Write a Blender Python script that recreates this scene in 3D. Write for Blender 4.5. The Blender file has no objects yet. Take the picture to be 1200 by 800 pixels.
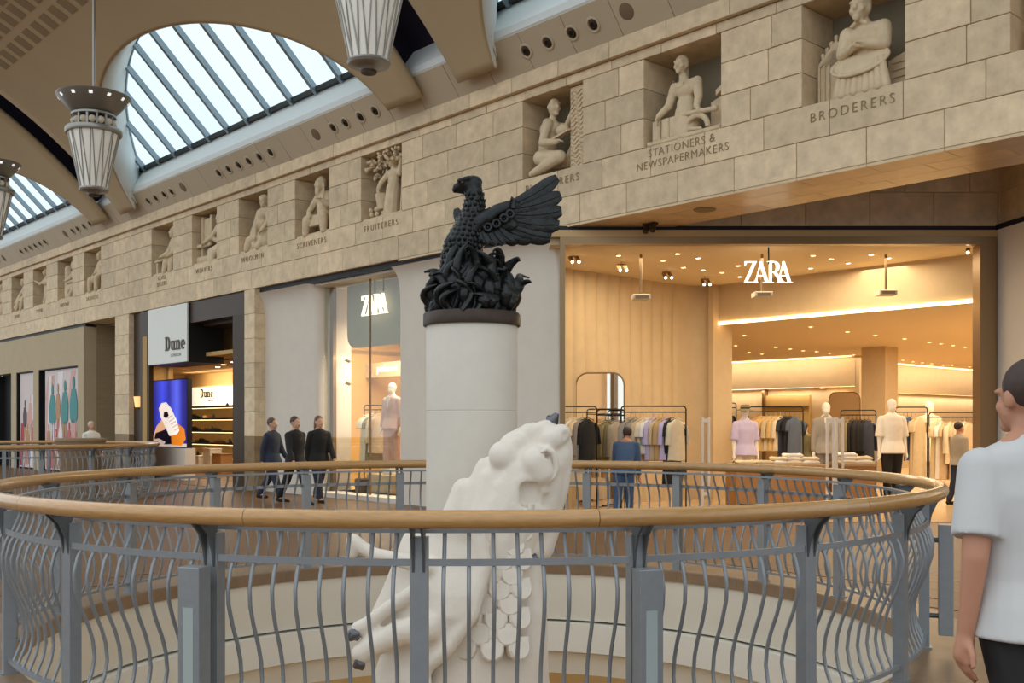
import bpy, bmesh, math, random
from mathutils import Vector, Matrix, Euler
random.seed(7)
SC = bpy.context.scene
COL = SC.collection
PI = math.pi
# ------------------------------------------------------------------ camera
cam_d = bpy.data.cameras.new('camera')
cam = bpy.data.objects.new('camera', cam_d)
COL.objects.link(cam)
cam.location = (0, 0, 1.54)
cam.rotation_euler = (PI / 2, 0, 0)
cam_d.sensor_width = 36
cam_d.lens = 36.21
cam_d.shift_y = 98 / 1200
cam_d.clip_start = 0.05
cam_d.clip_end = 300
SC.camera = cam
# ------------------------------------------------------------------ sky and exposure
W = bpy.data.worlds.new('overcast_sky')
SC.world = W
W.use_nodes = True
wn = W.node_tree.nodes
wl = W.node_tree.links
wn.clear()
wo = wn.new('ShaderNodeOutputWorld')
wb = wn.new('ShaderNodeBackground')
wt = wn.new('ShaderNodeTexCoord')
wz = wn.new('ShaderNodeTexNoise')
wz.inputs['Scale'].default_value = 2.2
wz.inputs['Detail'].default_value = 4
wr = wn.new('ShaderNodeValToRGB')
wr.color_ramp.elements[0].position = 0.35
wr.color_ramp.elements[0].color = (0.72, 0.87, 0.99, 1)
wr.color_ramp.elements[1].position = 0.62
wr.color_ramp.elements[1].color = (0.95, 0.98, 1.0, 1)
wl.new(wt.outputs['Generated'], wz.inputs['Vector'])
wl.new(wz.outputs['Fac'], wr.inputs['Fac'])
wl.new(wr.outputs['Color'], wb.inputs['Color'])
wl.new(wb.outputs['Background'], wo.inputs['Surface'])
wb.inputs['Strength'].default_value = 1.25
SC.view_settings.view_transform = 'Standard'
SC.view_settings.look = 'None'
SC.view_settings.gamma = 1
SC.view_settings.use_curve_mapping = False
SC.view_settings.exposure = 0.1
SC.cycles.max_bounces = 8
SC.cycles.diffuse_bounces = 4
SC.cycles.transparent_max_bounces = 12
SC.cycles.sample_clamp_indirect = 4

# ------------------------------------------------------------------ the facade's frame: s runs along it, t out of it
A = (5.553, 11.17)
U = (-.6702, .7422)
N = (-.7422, -.6702)
RZ = math.atan2(-.7422, .6702)
FOC, HOR, EYE = 1207.0, 498.0, 1.54
def F(s, t, z=0.0):
    return Vector((A[0] + s * U[0] + t * N[0], A[1] + s * U[1] + t * N[1], z))
def ST(x, y):
    rx, ry = x - A[0], y - A[1]
    return rx * U[0] + ry * U[1], rx * N[0] + ry * N[1]
def at(px, py, d):
    return Vector(((px - 600) / FOC * d, d, EYE + (HOR - py) / FOC * d))
def s_at(px, t=0):
    k = (px - 600) / FOC
    return (A[0] - .7422 * t - k * (A[1] - .6702 * t)) / (.7422 * k + .6702)
def z_at(px, py, t=0):
    return EYE + (HOR - py) * F(s_at(px, t), t)[1] / FOC

# ------------------------------------------------------------------ materials
def lin(c):
    c = c / 255.0
    return c / 12.92 if c <= 0.04045 else ((c + 0.055) / 1.055) ** 2.4
def rgb(h):
    if isinstance(h, str):
        h = h.lstrip('#')
        return tuple(lin(int(h[i:i + 2], 16)) for i in (0, 2, 4)) + (1,)
    return tuple(h) + (1,)
MATS = {}
def mat(name, col, rough=.6, metal=0, var=0.0, scale=6.0, bump=0.0, bscale=40.0, rnd=0.0, stretch=None, spec=.5, coat=0, detail=4):
    if name in MATS:
        return MATS[name]
    m = bpy.data.materials.new(name)
    m.use_nodes = True
    nt = m.node_tree
    b = nt.nodes['Principled BSDF']
    c = rgb(col)
    b.inputs['Base Color'].default_value = c
    b.inputs['Roughness'].default_value = rough
    b.inputs['Metallic'].default_value = metal
    b.inputs['Specular IOR Level'].default_value = spec
    b.inputs['Coat Weight'].default_value = coat
    tc = nt.nodes.new('ShaderNodeTexCoord')
    vec = tc.outputs['Object']
    if stretch:
        mp = nt.nodes.new('ShaderNodeMapping')
        mp.inputs['Scale'].default_value = stretch
        nt.links.new(vec, mp.inputs['Vector'])
        vec = mp.outputs['Vector']
    last = None
    oi = None
    if rnd or var:
        oi = nt.nodes.new('ShaderNodeObjectInfo')
    if var:
        nz = nt.nodes.new('ShaderNodeTexNoise')
        nz.inputs['Scale'].default_value = scale
        nz.inputs['Detail'].default_value = detail
        nz.inputs['Roughness'].default_value = .62
        nz.noise_dimensions = '4D'
        mu = nt.nodes.new('ShaderNodeMath')
        mu.operation = 'MULTIPLY'
        mu.inputs[1].default_value = 20
        nt.links.new(oi.outputs['Random'], mu.inputs[0])
        nt.links.new(mu.outputs[0], nz.inputs['W'])
        nt.links.new(vec, nz.inputs['Vector'])
        cr = nt.nodes.new('ShaderNodeValToRGB')
        cr.color_ramp.elements[0].position = .3
        cr.color_ramp.elements[1].position = .72
        cr.color_ramp.elements[0].color = tuple(v * (1 - var) for v in c[:3]) + (1,)
        cr.color_ramp.elements[1].color = tuple(min(1, v * (1 + var)) for v in c[:3]) + (1,)
        nt.links.new(nz.outputs['Fac'], cr.inputs['Fac'])
        last = cr.outputs['Color']
    if rnd:
        hs = nt.nodes.new('ShaderNodeHueSaturation')
        mr = nt.nodes.new('ShaderNodeMapRange')
        mr.inputs['To Min'].default_value = 1 - rnd
        mr.inputs['To Max'].default_value = 1 + rnd
        nt.links.new(oi.outputs['Random'], mr.inputs['Value'])
        nt.links.new(mr.outputs['Result'], hs.inputs['Value'])
        if last:
            nt.links.new(last, hs.inputs['Color'])
        else:
            hs.inputs['Color'].default_value = c
        last = hs.outputs['Color']
    if last:
        nt.links.new(last, b.inputs['Base Color'])
    if bump:
        bz = nt.nodes.new('ShaderNodeTexNoise')
        bz.inputs['Scale'].default_value = bscale
        bz.inputs['Detail'].default_value = 3
        nt.links.new(vec, bz.inputs['Vector'])
        bp = nt.nodes.new('ShaderNodeBump')
        bp.inputs['Strength'].default_value = bump
        bp.inputs['Distance'].default_value = .02
        nt.links.new(bz.outputs['Fac'], bp.inputs['Height'])
        nt.links.new(bp.outputs['Normal'], b.inputs['Normal'])
    MATS[name] = m
    return m
def emit(name, col, strength, base=None):
    if name in MATS:
        return MATS[name]
    m = bpy.data.materials.new(name)
    m.use_nodes = True
    b = m.node_tree.nodes['Principled BSDF']
    b.inputs['Base Color'].default_value = rgb(base or col)
    b.inputs['Emission Color'].default_value = rgb(col)
    b.inputs['Emission Strength'].default_value = strength
    MATS[name] = m
    return m
def glass(name, tint=(.97, .99, 1), gloss=.08, rough=.02):
    m = bpy.data.materials.new(name)
    m.use_nodes = True
    nt = m.node_tree
    nt.nodes.clear()
    o = nt.nodes.new('ShaderNodeOutputMaterial')
    t = nt.nodes.new('ShaderNodeBsdfTransparent')
    t.inputs['Color'].default_value = tint + (1,)
    g = nt.nodes.new('ShaderNodeBsdfGlossy')
    g.inputs['Roughness'].default_value = rough
    x = nt.nodes.new('ShaderNodeMixShader')
    x.inputs['Fac'].default_value = gloss
    nt.links.new(t.outputs[0], x.inputs[1])
    nt.links.new(g.outputs[0], x.inputs[2])
    nt.links.new(x.outputs[0], o.inputs['Surface'])
    MATS[name] = m
    return m

M_STONE = mat('limestone', '#dac29e', .7, var=.19, scale=4.5, bump=.14, bscale=60, rnd=.12, detail=7)
M_SOFFIT = mat('polished_soffit_stone', '#d8bd92', .3, var=.12, scale=4, rnd=.06)
M_STONE_D = mat('limestone_base', '#8d7350', .6, var=.2, scale=5, rnd=.05)
M_RELIEF = mat('carved_limestone', '#d9c3a0', .8, var=.12, scale=6, bump=.12, bscale=70)
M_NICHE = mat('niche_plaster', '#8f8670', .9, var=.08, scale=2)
M_JOINT = mat('joint_mortar', '#8e7c5e', .9)
M_LETTER = mat('shaded_lettering', '#98825f', .9)  # same stone as the wall; shade in the letters put into the colour
M_PANEL = mat('painted_metal_panel', '#c4b397', .55, rnd=.02)
M_VAULT = mat('vault_plaster', '#b8a17d', .85, var=.03, scale=.8)
M_VENT = mat('vault_vent', '#8f7a58', .9)
M_WHITE = mat('white_reveal_paint', '#dfe3e0', .7, var=.02, scale=1)
M_PURPLE = mat('dark_purple_paint', '#1d1428', .8)
M_MULL = mat('grey_aluminium', '#8fa0a8', .35, .5)
M_GUTTER = mat('dark_gutter', '#2c302e', .5, .3)
M_GLASS = glass('skylight_glass', (.76, .85, .88), .06)
M_SHOPGLASS = glass('shop_glass', (.93, .95, .93), .07)
M_STEEL = mat('blue_grey_steel', '#8b8f92', .36, .4, var=.06, scale=20)
M_STEEL_D = mat('dark_steel', '#5c5f60', .4, .4)
M_SLOT = mat('slot_glass', '#aab6b4', .15, .2)
M_OAK = mat('oiled_oak', '#b58a54', .26, var=.16, scale=14, rnd=.07, stretch=(1, 1, 8), coat=.3)
M_COLSTONE = mat('pale_column_stone', '#d3ccbf', .7, var=.03, scale=8, bump=.06, bscale=120)
M_DRAGON = mat('white_carved_stone', '#e0d6c8', .75, var=.04, scale=7, bump=.10, bscale=50)
M_BRONZE = mat('patinated_bronze', '#2d2f2f', .32, .75, var=.35, scale=18, bump=.25, bscale=60)
M_BRONZE_B = mat('bronze_plinth', '#41352c', .5, .5, var=.15, scale=12)
M_CLAW = mat('pewter_claw', '#6a6a6e', .35, .8)
M_FASCIA = mat('cream_fascia', '#d9d2c2', .6, var=.02, scale=1)
M_FASCIA2 = mat('pale_fascia', '#e2ddd0', .6)
M_FLOOR = mat('brown_floor_stone', '#6b4c30', .42, var=.18, scale=2.2, rnd=.09, stretch=(1, 4, 1), spec=.28)
M_KERB = mat('kerb_stone', '#836a50', .4, var=.15, scale=6)
M_PLASTER = mat('white_plaster', '#d8cdbd', .8, var=.03, scale=3)
M_BEIGE = mat('beige_plaster', '#b9a685', .8, var=.05, scale=3)
M_RETURN = mat('shaded_banded_limestone', '#9a8768', .8, var=.12, scale=2.5, stretch=(1, 1, 9))  # banded limestone, its shade in the recess put into the darker brown
M_DARK = mat('black_void', '#0b0a0a', .6)
M_DBRONZE = mat('dark_bronze_frame', '#40301f', .4, .0, spec=.15, var=.06, scale=4)
M_MIRROR_D = mat('smoked_panel', '#45352a', .35, .0, spec=.15)
M_GOLD = mat('golden_plaster', '#b58f52', .7, var=.04, scale=3)
M_FRAME = mat('bronze_shopfront', '#8f7452', .35, .6)
M_FASCIA_Z = mat('sand_fascia', '#c9a877', .6)
M_ZWALL = mat('sand_plaster', '#c8b08a', .75, var=.05, scale=4)
M_ZCEIL = mat('shop_ceiling', '#dcc7a3', .8)
M_ZFLOOR = mat('polished_sand_floor', '#cdae82', .22, var=.06, scale=2)
M_BLACK = mat('black_metal', '#15130f', .45, .5)
M_MANN = mat('mannequin_white', '#ece3d3', .5)
M_MIRROR = mat('mirror_glass', '#f0e6d6', .03, 1)
M_SIGN = emit('lit_letters', '#fff6e4', 1.2)
M_SIGN_S = emit('lit_letters_small', '#ffdca0', 3)
M_LED = emit('warm_led', '#ffd591', 6)
M_LED2 = emit('dim_warm_led', '#ffd591', 4)
M_BULB = emit('downlight_lamp', '#ffe6bd', 9)

# ------------------------------------------------------------------ mesh builder
class MB:
    def __init__(s):
        s.v = []; s.f = []; s.m = []; s.k = 0
    def add(s, vs, fs):
        o = len(s.v)
        s.v += [tuple(v) for v in vs]
        s.f += [tuple(i + o for i in f) for f in fs]
        s.m += [s.k] * len(fs)
        return s
    def box(s, x0, y0, z0, x1, y1, z1):
        x0, x1 = min(x0, x1), max(x0, x1); y0, y1 = min(y0, y1), max(y0, y1); z0, z1 = min(z0, z1), max(z0, z1)
        return s.add([(x0, y0, z0), (x1, y0, z0), (x1, y1, z0), (x0, y1, z0), (x0, y0, z1), (x1, y0, z1), (x1, y1, z1), (x0, y1, z1)],
                     [(0, 3, 2, 1), (4, 5, 6, 7), (0, 1, 5, 4), (1, 2, 6, 5), (2, 3, 7, 6), (3, 0, 4, 7)])
    def cbox(s, x0, y0, z0, x1, y1, z1, c):
        """a box whose four front edges (towards -y) are chamfered"""
        v = [(x0 + c, y0, z0 + c), (x1 - c, y0, z0 + c), (x1 - c, y0, z1 - c), (x0 + c, y0, z1 - c),
             (x0, y0 + c, z0), (x1, y0 + c, z0), (x1, y0 + c, z1), (x0, y0 + c, z1),
             (x0, y1, z0), (x1, y1, z0), (x1, y1, z1), (x0, y1, z1)]
        f = [(0, 1, 2, 3), (0, 4, 5, 1), (1, 5, 6, 2), (2, 6, 7, 3), (3, 7, 4, 0),
             (4, 8, 9, 5), (5, 9, 10, 6), (6, 10, 11, 7), (7, 11, 8, 4), (8, 11, 10, 9)]
        return s.add(v, f)
    def prism(s, poly, y0, y1):
        """poly of (x, z), extruded along y"""
        ar = sum(poly[i][0] * poly[(i + 1) % len(poly)][1] - poly[(i + 1) % len(poly)][0] * poly[i][1] for i in range(len(poly)))
        if ar < 0:
            poly = poly[::-1]
        n = len(poly)
        if y0 > y1: y0, y1 = y1, y0
        v = [(x, y0, z) for x, z in poly] + [(x, y1, z) for x, z in poly]
        f = [tuple(range(n)), tuple(range(2 * n - 1, n - 1, -1))]
        f += [(i, i + n, (i + 1) % n + n, (i + 1) % n) for i in range(n)]
        return s.add(v, f)
    def slab(s, poly, z0, z1):
        ar = sum(poly[i][0] * poly[(i + 1) % len(poly)][1] - poly[(i + 1) % len(poly)][0] * poly[i][1] for i in range(len(poly)))
        if ar < 0: poly = poly[::-1]
        n = len(poly)
        v = [(x, y, z0) for x, y in poly] + [(x, y, z1) for x, y in poly]
        f = [tuple(range(n - 1, -1, -1)), tuple(range(n, 2 * n))]
        f += [(i, (i + 1) % n, (i + 1) % n + n, i + n) for i in range(n)]
        return s.add(v, f)
    def sphere(s, c, r, rot=None, seg=14, ring=9):
        if not hasattr(r, '__len__'): r = (r, r, r)
        c = Vector(c)
        R = Euler(rot).to_matrix() if rot is not None else Matrix.Identity(3)
        v = [c + R @ Vector((0, 0, r[2]))]
        for i in range(1, ring):
            a = PI * i / ring
            for j in range(seg):
                b = 2 * PI * j / seg
                v.append(c + R @ Vector((r[0] * math.sin(a) * math.cos(b), r[1] * math.sin(a) * math.sin(b), r[2] * math.cos(a))))
        v.append(c + R @ Vector((0, 0, -r[2])))
        f = [(0, 1 + j, 1 + (j + 1) % seg) for j in range(seg)]
        for i in range(ring - 2):
            for j in range(seg):
                a0 = 1 + i * seg + j; a1 = 1 + i * seg + (j + 1) % seg
                f.append((a0, a0 + seg, a1 + seg, a1))
        e = len(v) - 1
        f += [(e, 1 + (ring - 2) * seg + (j + 1) % seg, 1 + (ring - 2) * seg + j) for j in range(seg)]
        return s.add(v, f)
    def lathe(s, prof, seg=24, c=(0, 0, 0), a0=0, a1=2 * PI, cap=True):
        full = abs(a1 - a0 - 2 * PI) < 1e-6
        n = seg if full else seg + 1
        v = []
        for r, z in prof:
            for j in range(n):
                a = a0 + (a1 - a0) * j / seg
                v.append((c[0] + r * math.cos(a), c[1] + r * math.sin(a), c[2] + z))
        f = []
        m = len(prof)
        for i in range(m - 1):
            for j in range(seg):
                k = (j + 1) % n
                f.append((i * n + j, i * n + k, (i + 1) * n + k, (i + 1) * n + j))
        if full and cap:
            if prof[0][0] > 1e-5: f.append(tuple(range(n - 1, -1, -1)))
            if prof[-1][0] > 1e-5: f.append(tuple(range((m - 1) * n, m * n)))
        return s.add(v, f)
    def tube(s, pts, r, seg=10, cap=True, sq=1.0, closed=False):
        """sq flattens the section along the second axis"""
        pts = [Vector(p) for p in pts]
        n = len(pts)
        rs = list(r) if hasattr(r, '__len__') else [r] * n
        up = Vector((0, 0, 1))
        v = []
        prev = None
        for i, p in enumerate(pts):
            if closed: d = pts[(i + 1) % n] - pts[i - 1]
            else: d = pts[min(i + 1, n - 1)] - pts[max(i - 1, 0)]
            d.normalize()
            if prev is None:
                a = d.cross(up)
                if a.length < .05: a = d.cross(Vector((1, 0, 0)))
            else:
                a = prev - d * prev.dot(d)
            a.normalize()
            prev = a
            b = d.cross(a)
            for j in range(seg):
                t = 2 * PI * j / seg
                v.append(p + a * (rs[i] * math.cos(t)) + b * (rs[i] * sq * math.sin(t)))
        f = []
        for i in range(n if closed else n - 1):
            i2 = (i + 1) % n
            for j in range(seg):
                k = (j + 1) % seg
                f.append((i * seg + j, i * seg + k, i2 * seg + k, i2 * seg + j))
        if cap and not closed:
            f.append(tuple(range(seg - 1, -1, -1)))
            f.append(tuple(range((n - 1) * seg, n * seg)))
        return s.add(v, f)
    def caps(s, pts, r, seg=12):
        """a chain of capsules, for remeshing"""
        rs = list(r) if hasattr(r, '__len__') else [r] * len(pts)
        for p, q in zip(pts, rs): s.sphere(p, q, seg=seg, ring=8)
        for i in range(len(pts) - 1): s.tube([pts[i], pts[i + 1]], [rs[i], rs[i + 1]], seg)
        return s
    def grid(s, rows, closed=False):
        n = len(rows[0])
        v = [p for r in rows for p in r]
        f = []
        for i in range(len(rows) - 1):
            for j in range(n if closed else n - 1):
                k = (j + 1) % n
                f.append((i * n + j, i * n + k, (i + 1) * n + k, (i + 1) * n + j))
        return s.add(v, f)
    def mesh(s, name):
        me = bpy.data.meshes.new(name)
        me.from_pydata([tuple(p) for p in s.v], [], s.f)
        me.update()
        return me

def link(o, parent=None):
    COL.objects.link(o)
    if parent is not None: o.parent = parent
    return o
def setmats(me, m, mb=None):
    for x in (m if isinstance(m, (list, tuple)) else [m]): me.materials.append(x)
    if mb is not None and isinstance(m, (list, tuple)): me.polygons.foreach_set('material_index', mb.m)
def smoothen(me, ang):
    me.polygons.foreach_set('use_smooth', [True] * len(me.polygons))
    if ang < 179: me.set_sharp_from_angle(angle=math.radians(ang))
    me.update()
def obj(name, mb, m, parent=None, loc=None, rz=0, rot=None, smooth=None, bevel=0, label=None, kind=None):
    me = mb.mesh(name) if isinstance(mb, MB) else mb
    if not len(me.materials): setmats(me, m, mb if isinstance(mb, MB) else None)
    if smooth: smoothen(me, smooth)
    o = link(bpy.data.objects.new(name, me), parent)
    if loc is not None: o.location = loc
    o.rotation_euler = rot if rot is not None else (0, 0, rz)
    if bevel:
        b = o.modifiers.new('edge', 'BEVEL'); b.width = bevel; b.segments = 2; b.limit_method = 'ANGLE'
    if label: o['label'] = label
    if kind: o['kind'] = kind
    return o
def tag(o, label, cat, group=None):
    o['label'] = label; o['category'] = cat
    if group: o['group'] = group
    return o
def thing(name, label, cat, loc=(0, 0, 0), rz=0, group=None):
    o = link(bpy.data.objects.new(name, None))
    o.empty_display_size = .2
    o.location = loc; o.rotation_euler = (0, 0, rz)
    return tag(o, label, cat, group)
def struct(name, mb=None, m=None, facade=False, smooth=None, loc=None, rz=0):
    if facade: loc, rz = (A[0], A[1], 0), RZ
    if mb is None:
        o = link(bpy.data.objects.new(name, None))
        if loc is not None: o.location = loc
        o.rotation_euler = (0, 0, rz)
    else:
        o = obj(name, mb, m, loc=loc, rz=rz, smooth=smooth)
    o['kind'] = 'structure'
    return o
def dup(root, loc=None, rz=None, label=None, group=None):
    r = root.copy(); COL.objects.link(r)
    if loc is not None: r.location = loc
    if rz is not None: r.rotation_euler = (0, 0, rz)
    if label: r['label'] = label
    if group: r['group'] = group
    for ch in list(root.children):
        c = ch.copy(); COL.objects.link(c); c.parent = r
        for g in list(ch.children):
            d = g.copy(); COL.objects.link(d); d.parent = c
    return r
def clay(mb, voxel=.02, smooth=4, cut=None):
    """overlapping closed shapes melted into one continuous surface"""
    me = mb.mesh('clay')
    o = bpy.data.objects.new('clay', me)
    COL.objects.link(o)
    r = o.modifiers.new('r', 'REMESH'); r.mode = 'VOXEL'; r.voxel_size = voxel
    oc = None
    if cut is not None:
        oc = bpy.data.objects.new('cut', cut.mesh('cut')); COL.objects.link(oc)
        q = o.modifiers.new('c', 'BOOLEAN'); q.operation = 'DIFFERENCE'; q.object = oc; q.solver = 'FAST'
        q = o.modifiers.new('r2', 'REMESH'); q.mode = 'VOXEL'; q.voxel_size = voxel
    if smooth:
        q = o.modifiers.new('s', 'SMOOTH'); q.factor = .5; q.iterations = smooth
    dg = bpy.context.evaluated_depsgraph_get()
    out = bpy.data.meshes.new_from_object(o.evaluated_get(dg))
    bpy.data.objects.remove(o)
    if oc: bpy.data.objects.remove(oc)
    bpy.data.meshes.remove(me)
    out.polygons.foreach_set('use_smooth', [True] * len(out.polygons))
    out.materials.clear()
    return out
def text(name, body, size, m, parent=None, loc=(0, 0, 0), extrude=.01, align='CENTER', rot=(PI / 2, 0, 0), spacing=1.0, offset=0):
    cu = bpy.data.curves.new(name, 'FONT')
    cu.body = body; cu.size = size; cu.extrude = extrude; cu.align_x = align; cu.space_character = spacing; cu.offset = offset
    cu.resolution_u = 3
    o = bpy.data.objects.new(name, cu)
    COL.objects.link(o)
    dg = bpy.context.evaluated_depsgraph_get()
    me = bpy.data.meshes.new_from_object(o.evaluated_get(dg))
    bpy.data.objects.remove(o)
    me.materials.clear(); me.materials.append(m)
    q = link(bpy.data.objects.new(name, me), parent)
    q.location = loc; q.rotation_euler = rot
    return q
def area(name, loc, size, power, col, rot=(0, 0, 0), sy=None):
    l = bpy.data.lights.new(name, 'AREA')
    l.energy = power; l.color = col; l.size = size
    if sy: l.shape = 'RECTANGLE'; l.size_y = sy
    o = link(bpy.data.objects.new(name, l))
    o.location = loc; o.rotation_euler = rot
    return o
def point(name, loc, power, col, r=.1):
    l = bpy.data.lights.new(name, 'POINT')
    l.energy = power; l.color = col; l.shadow_soft_size = r
    o = link(bpy.data.objects.new(name, l)); o.location = loc
    return o
def spot(name, loc, power, col, ang=60, rot=(0, 0, 0), r=.05):
    l = bpy.data.lights.new(name, 'SPOT')
    l.energy = power; l.color = col; l.spot_size = math.radians(ang); l.spot_blend = .5; l.shadow_soft_size = r
    o = link(bpy.data.objects.new(name, l)); o.location = loc; o.rotation_euler = rot
    return o
WARM = (1, .83, .58)
WARM2 = (1, .87, .68)
# ================================================================== STRUCTURE
def fbox(mb, s0, s1, t0, t1, z0, z1):
    return mb.box(-s0, -t0, z0, -s1, -t1, z1)
CX, CY, RR = -.31, 7.95, 3.34
C2X, C2Y = -11.2, 22.3
# ---- upper floor with the round opening
mb = MB()
mb.lathe([(3.2, -.02), (3.2, 0), (9, 0), (60, 0), (60, -.02)], 96, (CX, CY, 0), cap=False)
floor = struct('floor', mb, M_FLOOR)
# floor stones, laid along the facade
tile_me = {}
def plain(mb_name, w, d, h, m):
    key = (mb_name, w, d, h)
    if key not in tile_me:
        b = MB(); b.cbox(0, 0, 0, w, h, d, .004)
        tile_me[key] = b.mesh(mb_name); tile_me[key].materials.append(m)
    return tile_me[key]
TW, TD = .9, .45
b = MB(); c = .003
b.v = [(c, c, .006), (TW - c, c, .006), (TW - c, TD - c, .006), (c, TD - c, .006), (.001, .001, 0), (TW - .001, .001, 0), (TW - .001, TD - .001, 0), (.001, TD - .001, 0)]
b.f = [(0, 1, 2, 3), (4, 5, 1, 0), (5, 6, 2, 1), (6, 7, 3, 2), (7, 4, 0, 3)]; b.m = [0] * 5
ft = b.mesh('floor_tile'); ft.materials.append(M_FLOOR)
nt_ = 0
for i in range(-14, 16):
    for j in range(-10, 28):
        s = i * TW + (j % 2) * .45; t = j * TD
        p = F(s, t)
        ok = False
        q = F(s - TW / 2, t - TD / 2)
        d = math.hypot(q.x - CX, q.y - CY)
        if d < 4.25 or q.y < 2.2 or q.y > 11.5: continue
        if abs(q.x) > q.y * .53 + .5: continue
        if q.y < 8.5 and not (q.x > 1.2 or q.x < -1.5): continue
        o = link(bpy.data.objects.new('floor_tile', ft), floor)
        o.location = p; o.rotation_euler = (0, 0, RZ)
        nt_ += 1
# kerb round the opening, as segments
for k in range(28):
    a0 = 2 * PI * k / 28 + .0005; a1 = 2 * PI * (k + 1) / 28 - .0005
    mb = MB()
    pr = [(3.17, -.05), (3.17, .055), (3.18, .065), (3.70, .065), (3.715, .05), (3.715, 0)]
    rows = []
    for r, z in pr:
        rows.append([(CX + r * math.cos(a0 + (a1 - a0) * j / 6), CY + r * math.sin(a0 + (a1 - a0) * j / 6), z) for j in range(7)])
    mb.grid(rows[::-1])
    obj('kerb_stone', mb, M_KERB, floor)
mb = MB(); mb.lathe([(3.21, -.06), (3.21, .05), (3.68, .05)], 96, (CX, CY, 0), cap=False); obj('kerb_bed', mb, M_KERB, floor)
# slab edge: stepped cream bands
mb = MB(); mb.lathe([(3.25, -.54), (3.20, -.54), (3.19, -.05), (3.25, -.05)], 96, (CX, CY, 0), cap=False)
struct('trim_upper_fascia', mb, M_FASCIA, smooth=30)
mb = MB(); mb.lathe([(3.3, -.86), (3.10, -.86), (3.12, -.565), (3.3, -.565)], 96, (CX, CY, 0), cap=False)
struct('trim_middle_fascia', mb, M_FASCIA2, smooth=30)
mb = MB(); mb.lathe([(9, -1.12), (3.22, -1.12), (3.19, -.885), (3.4, -.885)], 96, (CX, CY, 0), cap=False)
struct('trim_lower_fascia', mb, M_FASCIA2, smooth=30)
mb = MB(); mb.lathe([(0, -6), (8, -6)], 64, (CX, CY, 0), cap=False)
struct('floor_lower_level', mb, mat('lower_floor_stone', '#bfa880', .3, var=.08, scale=2))
mb = MB(); mb.lathe([(8, -6), (8, -1.12)], 64, (CX, CY, 0), cap=False)
struct('wall_lower_level', mb, mat('lower_wall_paint', '#c9b48e', .8), smooth=40)
for k in range(6):
    a = k * PI / 3
    area('lower_level_fill', (CX + 5 * math.cos(a), CY + 5 * math.sin(a), -1.3), 1.2, 55, (1, .88, .7))  # unseen warm area lights added to brighten the lower level

# ---- the frieze wall of limestone blocks
frieze = struct('wall_frieze', facade=True)
SMAX = 48
NICHE = [-.55, 2.05, 4.70, 7.33, 12.12, 14.70, 17.31, 19.84, 22.37, 27.47, 29.9, 32.38, 34.8, 37.3, 42.2]
NH = .69
block_cache = {}
far_block = MB()
def block(s0, s1, z0, z1, t=0.0, depth=.75, name='stone_block'):
    """s0<s1"""
    g = .0045
    w = round(s1 - s0 - 2 * g, 3); h = round(z1 - z0 - 2 * g, 3)
    jit = random.uniform(-.002, .003)
    if s0 > 33:
        far_block.cbox(-s1 + g, -t, z0 + g, -s0 - g, depth, z1 - g, .006); return
    key = (w, h, round(t, 2))
    if key not in block_cache:
        b = MB(); b.cbox(0, 0, 0, w, depth + t, h, .006)
        block_cache[key] = b.mesh(name); block_cache[key].materials.append(M_STONE)
    o = link(bpy.data.objects.new(name, block_cache[key]), frieze)
    o.location = (-s1 + g, -t + jit, z0 + g)
def course(s0, s1, z0, z1, L, off, t=0.0, depth=.75):
    s = s0
    first = True
    while s < s1 - 1e-4:
        e = s + (off if first and off else L)
        if s1 - e < L * .35: e = s1
        e = min(e, s1)
        block(s, e, z0, z1, t, depth); s = e; first = False
course(-3, SMAX, 4.72, 5.17, .97, .0)
course(-3, SMAX, 5.17, 5.62, .97, .5)
ed = [-3] + sorted([c - NH for c in NICHE] + [c + NH for c in NICHE]) + [SMAX]
for i in range(0, len(ed), 2):
    a, b_ = ed[i], ed[i + 1]
    for r, (z0, z1) in enumerate(((5.62, 6.06), (6.06, 6.50), (6.50, 6.93))):
        w = b_ - a
        if w < 1.4:
            cut = a + w * (.36, .62, .4)[(r + i) % 3]
            block(a, cut, z0, z1); block(cut, b_, z0, z1)
        else:
            course(a, b_, z0, z1, 1.0, (.6, 0, .75)[r % 3])
course(-3, SMAX, 6.93, 7.08, .97, .3)
course(-3, SMAX, 7.08, 7.34, 1.1, .2, t=.09)
if far_block.v:
    obj('stone_block', far_block, M_STONE, frieze, kind='stuff')
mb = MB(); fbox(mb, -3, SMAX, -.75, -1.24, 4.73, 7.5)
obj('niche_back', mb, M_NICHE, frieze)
mb = MB(); fbox(mb, -8, 8.6, -1.24, -9, 6.35, 6.45); o = obj('ceiling_shade_slab', mb, M_STONE_D, loc=(A[0], A[1], 0), rz=RZ); o['kind'] = 'structure'  # unseen slab added to keep open sky light off the stone wall
# soffit stones under the beam
for r in range(3):
    s = -3 + (.0, .45, .2)[r]
    while s < 11.5:
        mb = MB(); fbox(mb, s + .004, s + .966, -.42 * r - .004, -.42 * (r + 1) + .004, 4.685, 4.72)
        obj('soffit_stone', mb, M_SOFFIT, frieze)
        s += .97
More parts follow.
